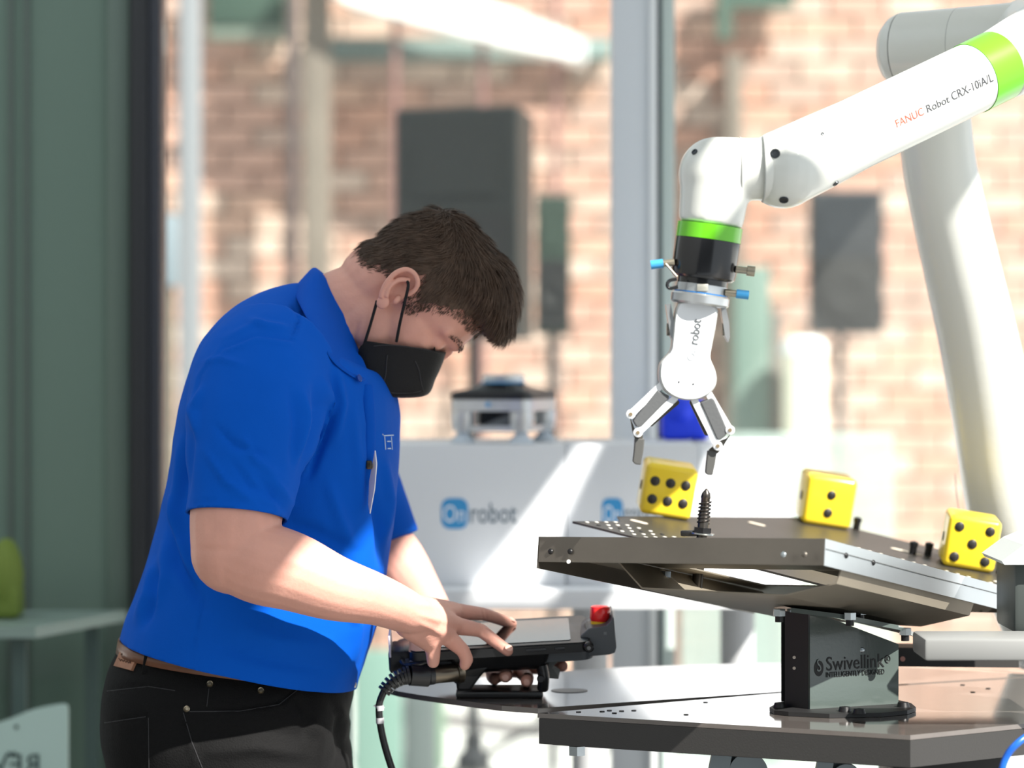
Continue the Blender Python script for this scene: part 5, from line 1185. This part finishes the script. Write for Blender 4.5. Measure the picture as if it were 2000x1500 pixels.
obj('header', pxbox(1431, 1552, -60, 14, 12.8, 0.08), M('frame_dgreen', (66, 88, 76), 0.6), gf, smooth=False)
streetbox('grey_streak', 'grey box for a dark wall pilaster behind the robot wrist', 'streak', 1418, 1452, 105, 12.75, 0.2, M('streak_grey', (112, 102, 92), 0.8, var=(4, 0.15)))  # added box standing for dark streaks on the bricks
cb = thing('street_cabinet', 'tall grey green street cabinet with brown side right of the gripper', 'cabinet', (P(1480, 0, 10.2).x, 10.4, 0))
a, b = P(1436, 520, 10.2), P(1506, 520, 10.2)
obj('body', box(((a.x+b.x)/2, 10.4, a.z/2+0.001), (b.x-a.x, 0.35, a.z), bev=0.01), M('cabinet_green', (104, 124, 114), 0.6), cb)
a2, b2 = P(1507, 610, 10.2), P(1532, 610, 10.2)
obj('side_panel', box(((a2.x+b2.x)/2, 10.4, a2.z/2+0.001), (b2.x-a2.x, 0.3, a2.z), bev=0.006), M('cabinet_brown', (112, 104, 98), 0.7), cb)
cr = P(1575, 660, 10.0)
bn = thing('litter_bin', 'cream litter bin with pale lid below the smaller loudspeaker', 'bin', (cr.x, 10.1, 0))
obj('barrel', lathe([(0.0, 0.001), (0.068, 0.001), (0.072, 0.1), (0.076, cr.z-0.06), (0.0, cr.z-0.06)], (cr.x, 10.1, 0), (0, 0, 1), 32), M('bin_cream', (232, 230, 206), 0.5), bn)
obj('lid', lathe([(0.0, cr.z-0.059), (0.08, cr.z-0.059), (0.08, cr.z-0.03), (0.06, cr.z), (0.0, cr.z+0.004)], (cr.x, 10.1, 0), (0, 0, 1), 32), M('bin_lid', (236, 244, 240), 0.4), bn)
gs = thing('glass_balustrade', 'frosted glass balustrade outside behind the dice', 'balustrade', (P(1590, 0, 7.4).x, 7.4, 0))
for x0, x1 in ((1330, 1442), (1444, 1590), (1592, 1746)):
    a, b = P(x0, 846, 7.4), P(x1, 846, 7.4)
    obj('glass_panel', box(((a.x+b.x)/2, 7.4, a.z/2+0.002), (b.x-a.x, 0.012, a.z), bev=0.002), glass_mat('frosted_glass', (244, 250, 248), 0.05, 0.2, 0.35, (222, 236, 230)), gs, smooth=False)
# low screens and planter seen under the table
streetbox('mint_screen', 'low mint green screen outside seen left of the pendant cable', 'screen', 690, 786, 1270, 9.0, 0.05, M('mint', (112, 140, 130), 0.5))
streetbox('dark_planter', 'dark grey planter outside seen under the table leaf', 'planter', 788, 850, 1300, 9.0, 0.25, M('planter_dark', (84, 92, 92), 0.6))
streetbox('green_planter', 'dull green planter outside, right of the dark one', 'planter', 830, 868, 1300, 10.0, 0.25, M('planter_green', (108, 132, 112), 0.6))
# ================================================================ LEFT: REFLECTIONS IN THE GREEN GLASS, BUILT AS SOLID BOARD, TABLE AND BAG
sb = thing('reflected_sign', 'glass reflection built as a pale sign board with curved top and dark mirrored lettering in the bottom left corner', 'sign', P(30, 1500, 5.06))
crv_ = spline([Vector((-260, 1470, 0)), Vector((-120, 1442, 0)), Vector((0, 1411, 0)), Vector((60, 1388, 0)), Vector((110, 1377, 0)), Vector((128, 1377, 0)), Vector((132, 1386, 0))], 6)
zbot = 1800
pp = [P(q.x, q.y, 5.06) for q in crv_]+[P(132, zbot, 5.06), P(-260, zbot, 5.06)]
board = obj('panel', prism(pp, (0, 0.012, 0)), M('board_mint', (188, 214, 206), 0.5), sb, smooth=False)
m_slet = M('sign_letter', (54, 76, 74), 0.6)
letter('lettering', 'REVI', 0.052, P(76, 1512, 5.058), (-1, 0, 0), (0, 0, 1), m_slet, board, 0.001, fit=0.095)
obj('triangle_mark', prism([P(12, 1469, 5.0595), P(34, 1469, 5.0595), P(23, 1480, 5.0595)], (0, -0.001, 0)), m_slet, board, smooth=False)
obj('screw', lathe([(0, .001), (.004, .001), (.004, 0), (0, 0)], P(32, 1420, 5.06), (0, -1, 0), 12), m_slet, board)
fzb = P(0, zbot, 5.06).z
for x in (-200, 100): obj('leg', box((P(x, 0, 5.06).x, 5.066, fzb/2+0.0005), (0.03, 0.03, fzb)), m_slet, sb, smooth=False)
wt = thing('reflected_table', 'glass reflection built as a white table edge in front of the green glass at the far left', 'table', (-1.1, 5.35, 0))  # solid table stands in for a reflection, its white dimmed to match
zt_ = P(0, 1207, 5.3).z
obj('table_top', prism([Vector((P(-300, 0, 5.1).x, 5.12, zt_)), Vector((P(66, 0, 5.1).x, 5.12, zt_)), Vector((P(240, 0, 5.4).x, 5.46, zt_)), Vector((P(-300, 0, 5.4).x, 5.46, zt_))], (0, 0, -0.02)), M('reflected_white', (140, 160, 152), 0.4), wt, smooth=False)
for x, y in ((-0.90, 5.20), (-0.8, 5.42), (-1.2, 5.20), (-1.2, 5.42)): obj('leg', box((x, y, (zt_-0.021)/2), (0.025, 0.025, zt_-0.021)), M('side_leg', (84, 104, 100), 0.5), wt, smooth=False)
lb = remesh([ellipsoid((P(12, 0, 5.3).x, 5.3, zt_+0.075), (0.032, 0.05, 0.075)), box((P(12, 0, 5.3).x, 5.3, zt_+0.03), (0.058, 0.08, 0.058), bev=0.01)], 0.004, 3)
tag(obj('reflected_lime_bag', lb, M('lime', (112, 132, 52), 0.7), sharp=None), 'lime green reflection built as a bag on the white table at the far left', 'bag')  # solid bag added in place of a lime reflection
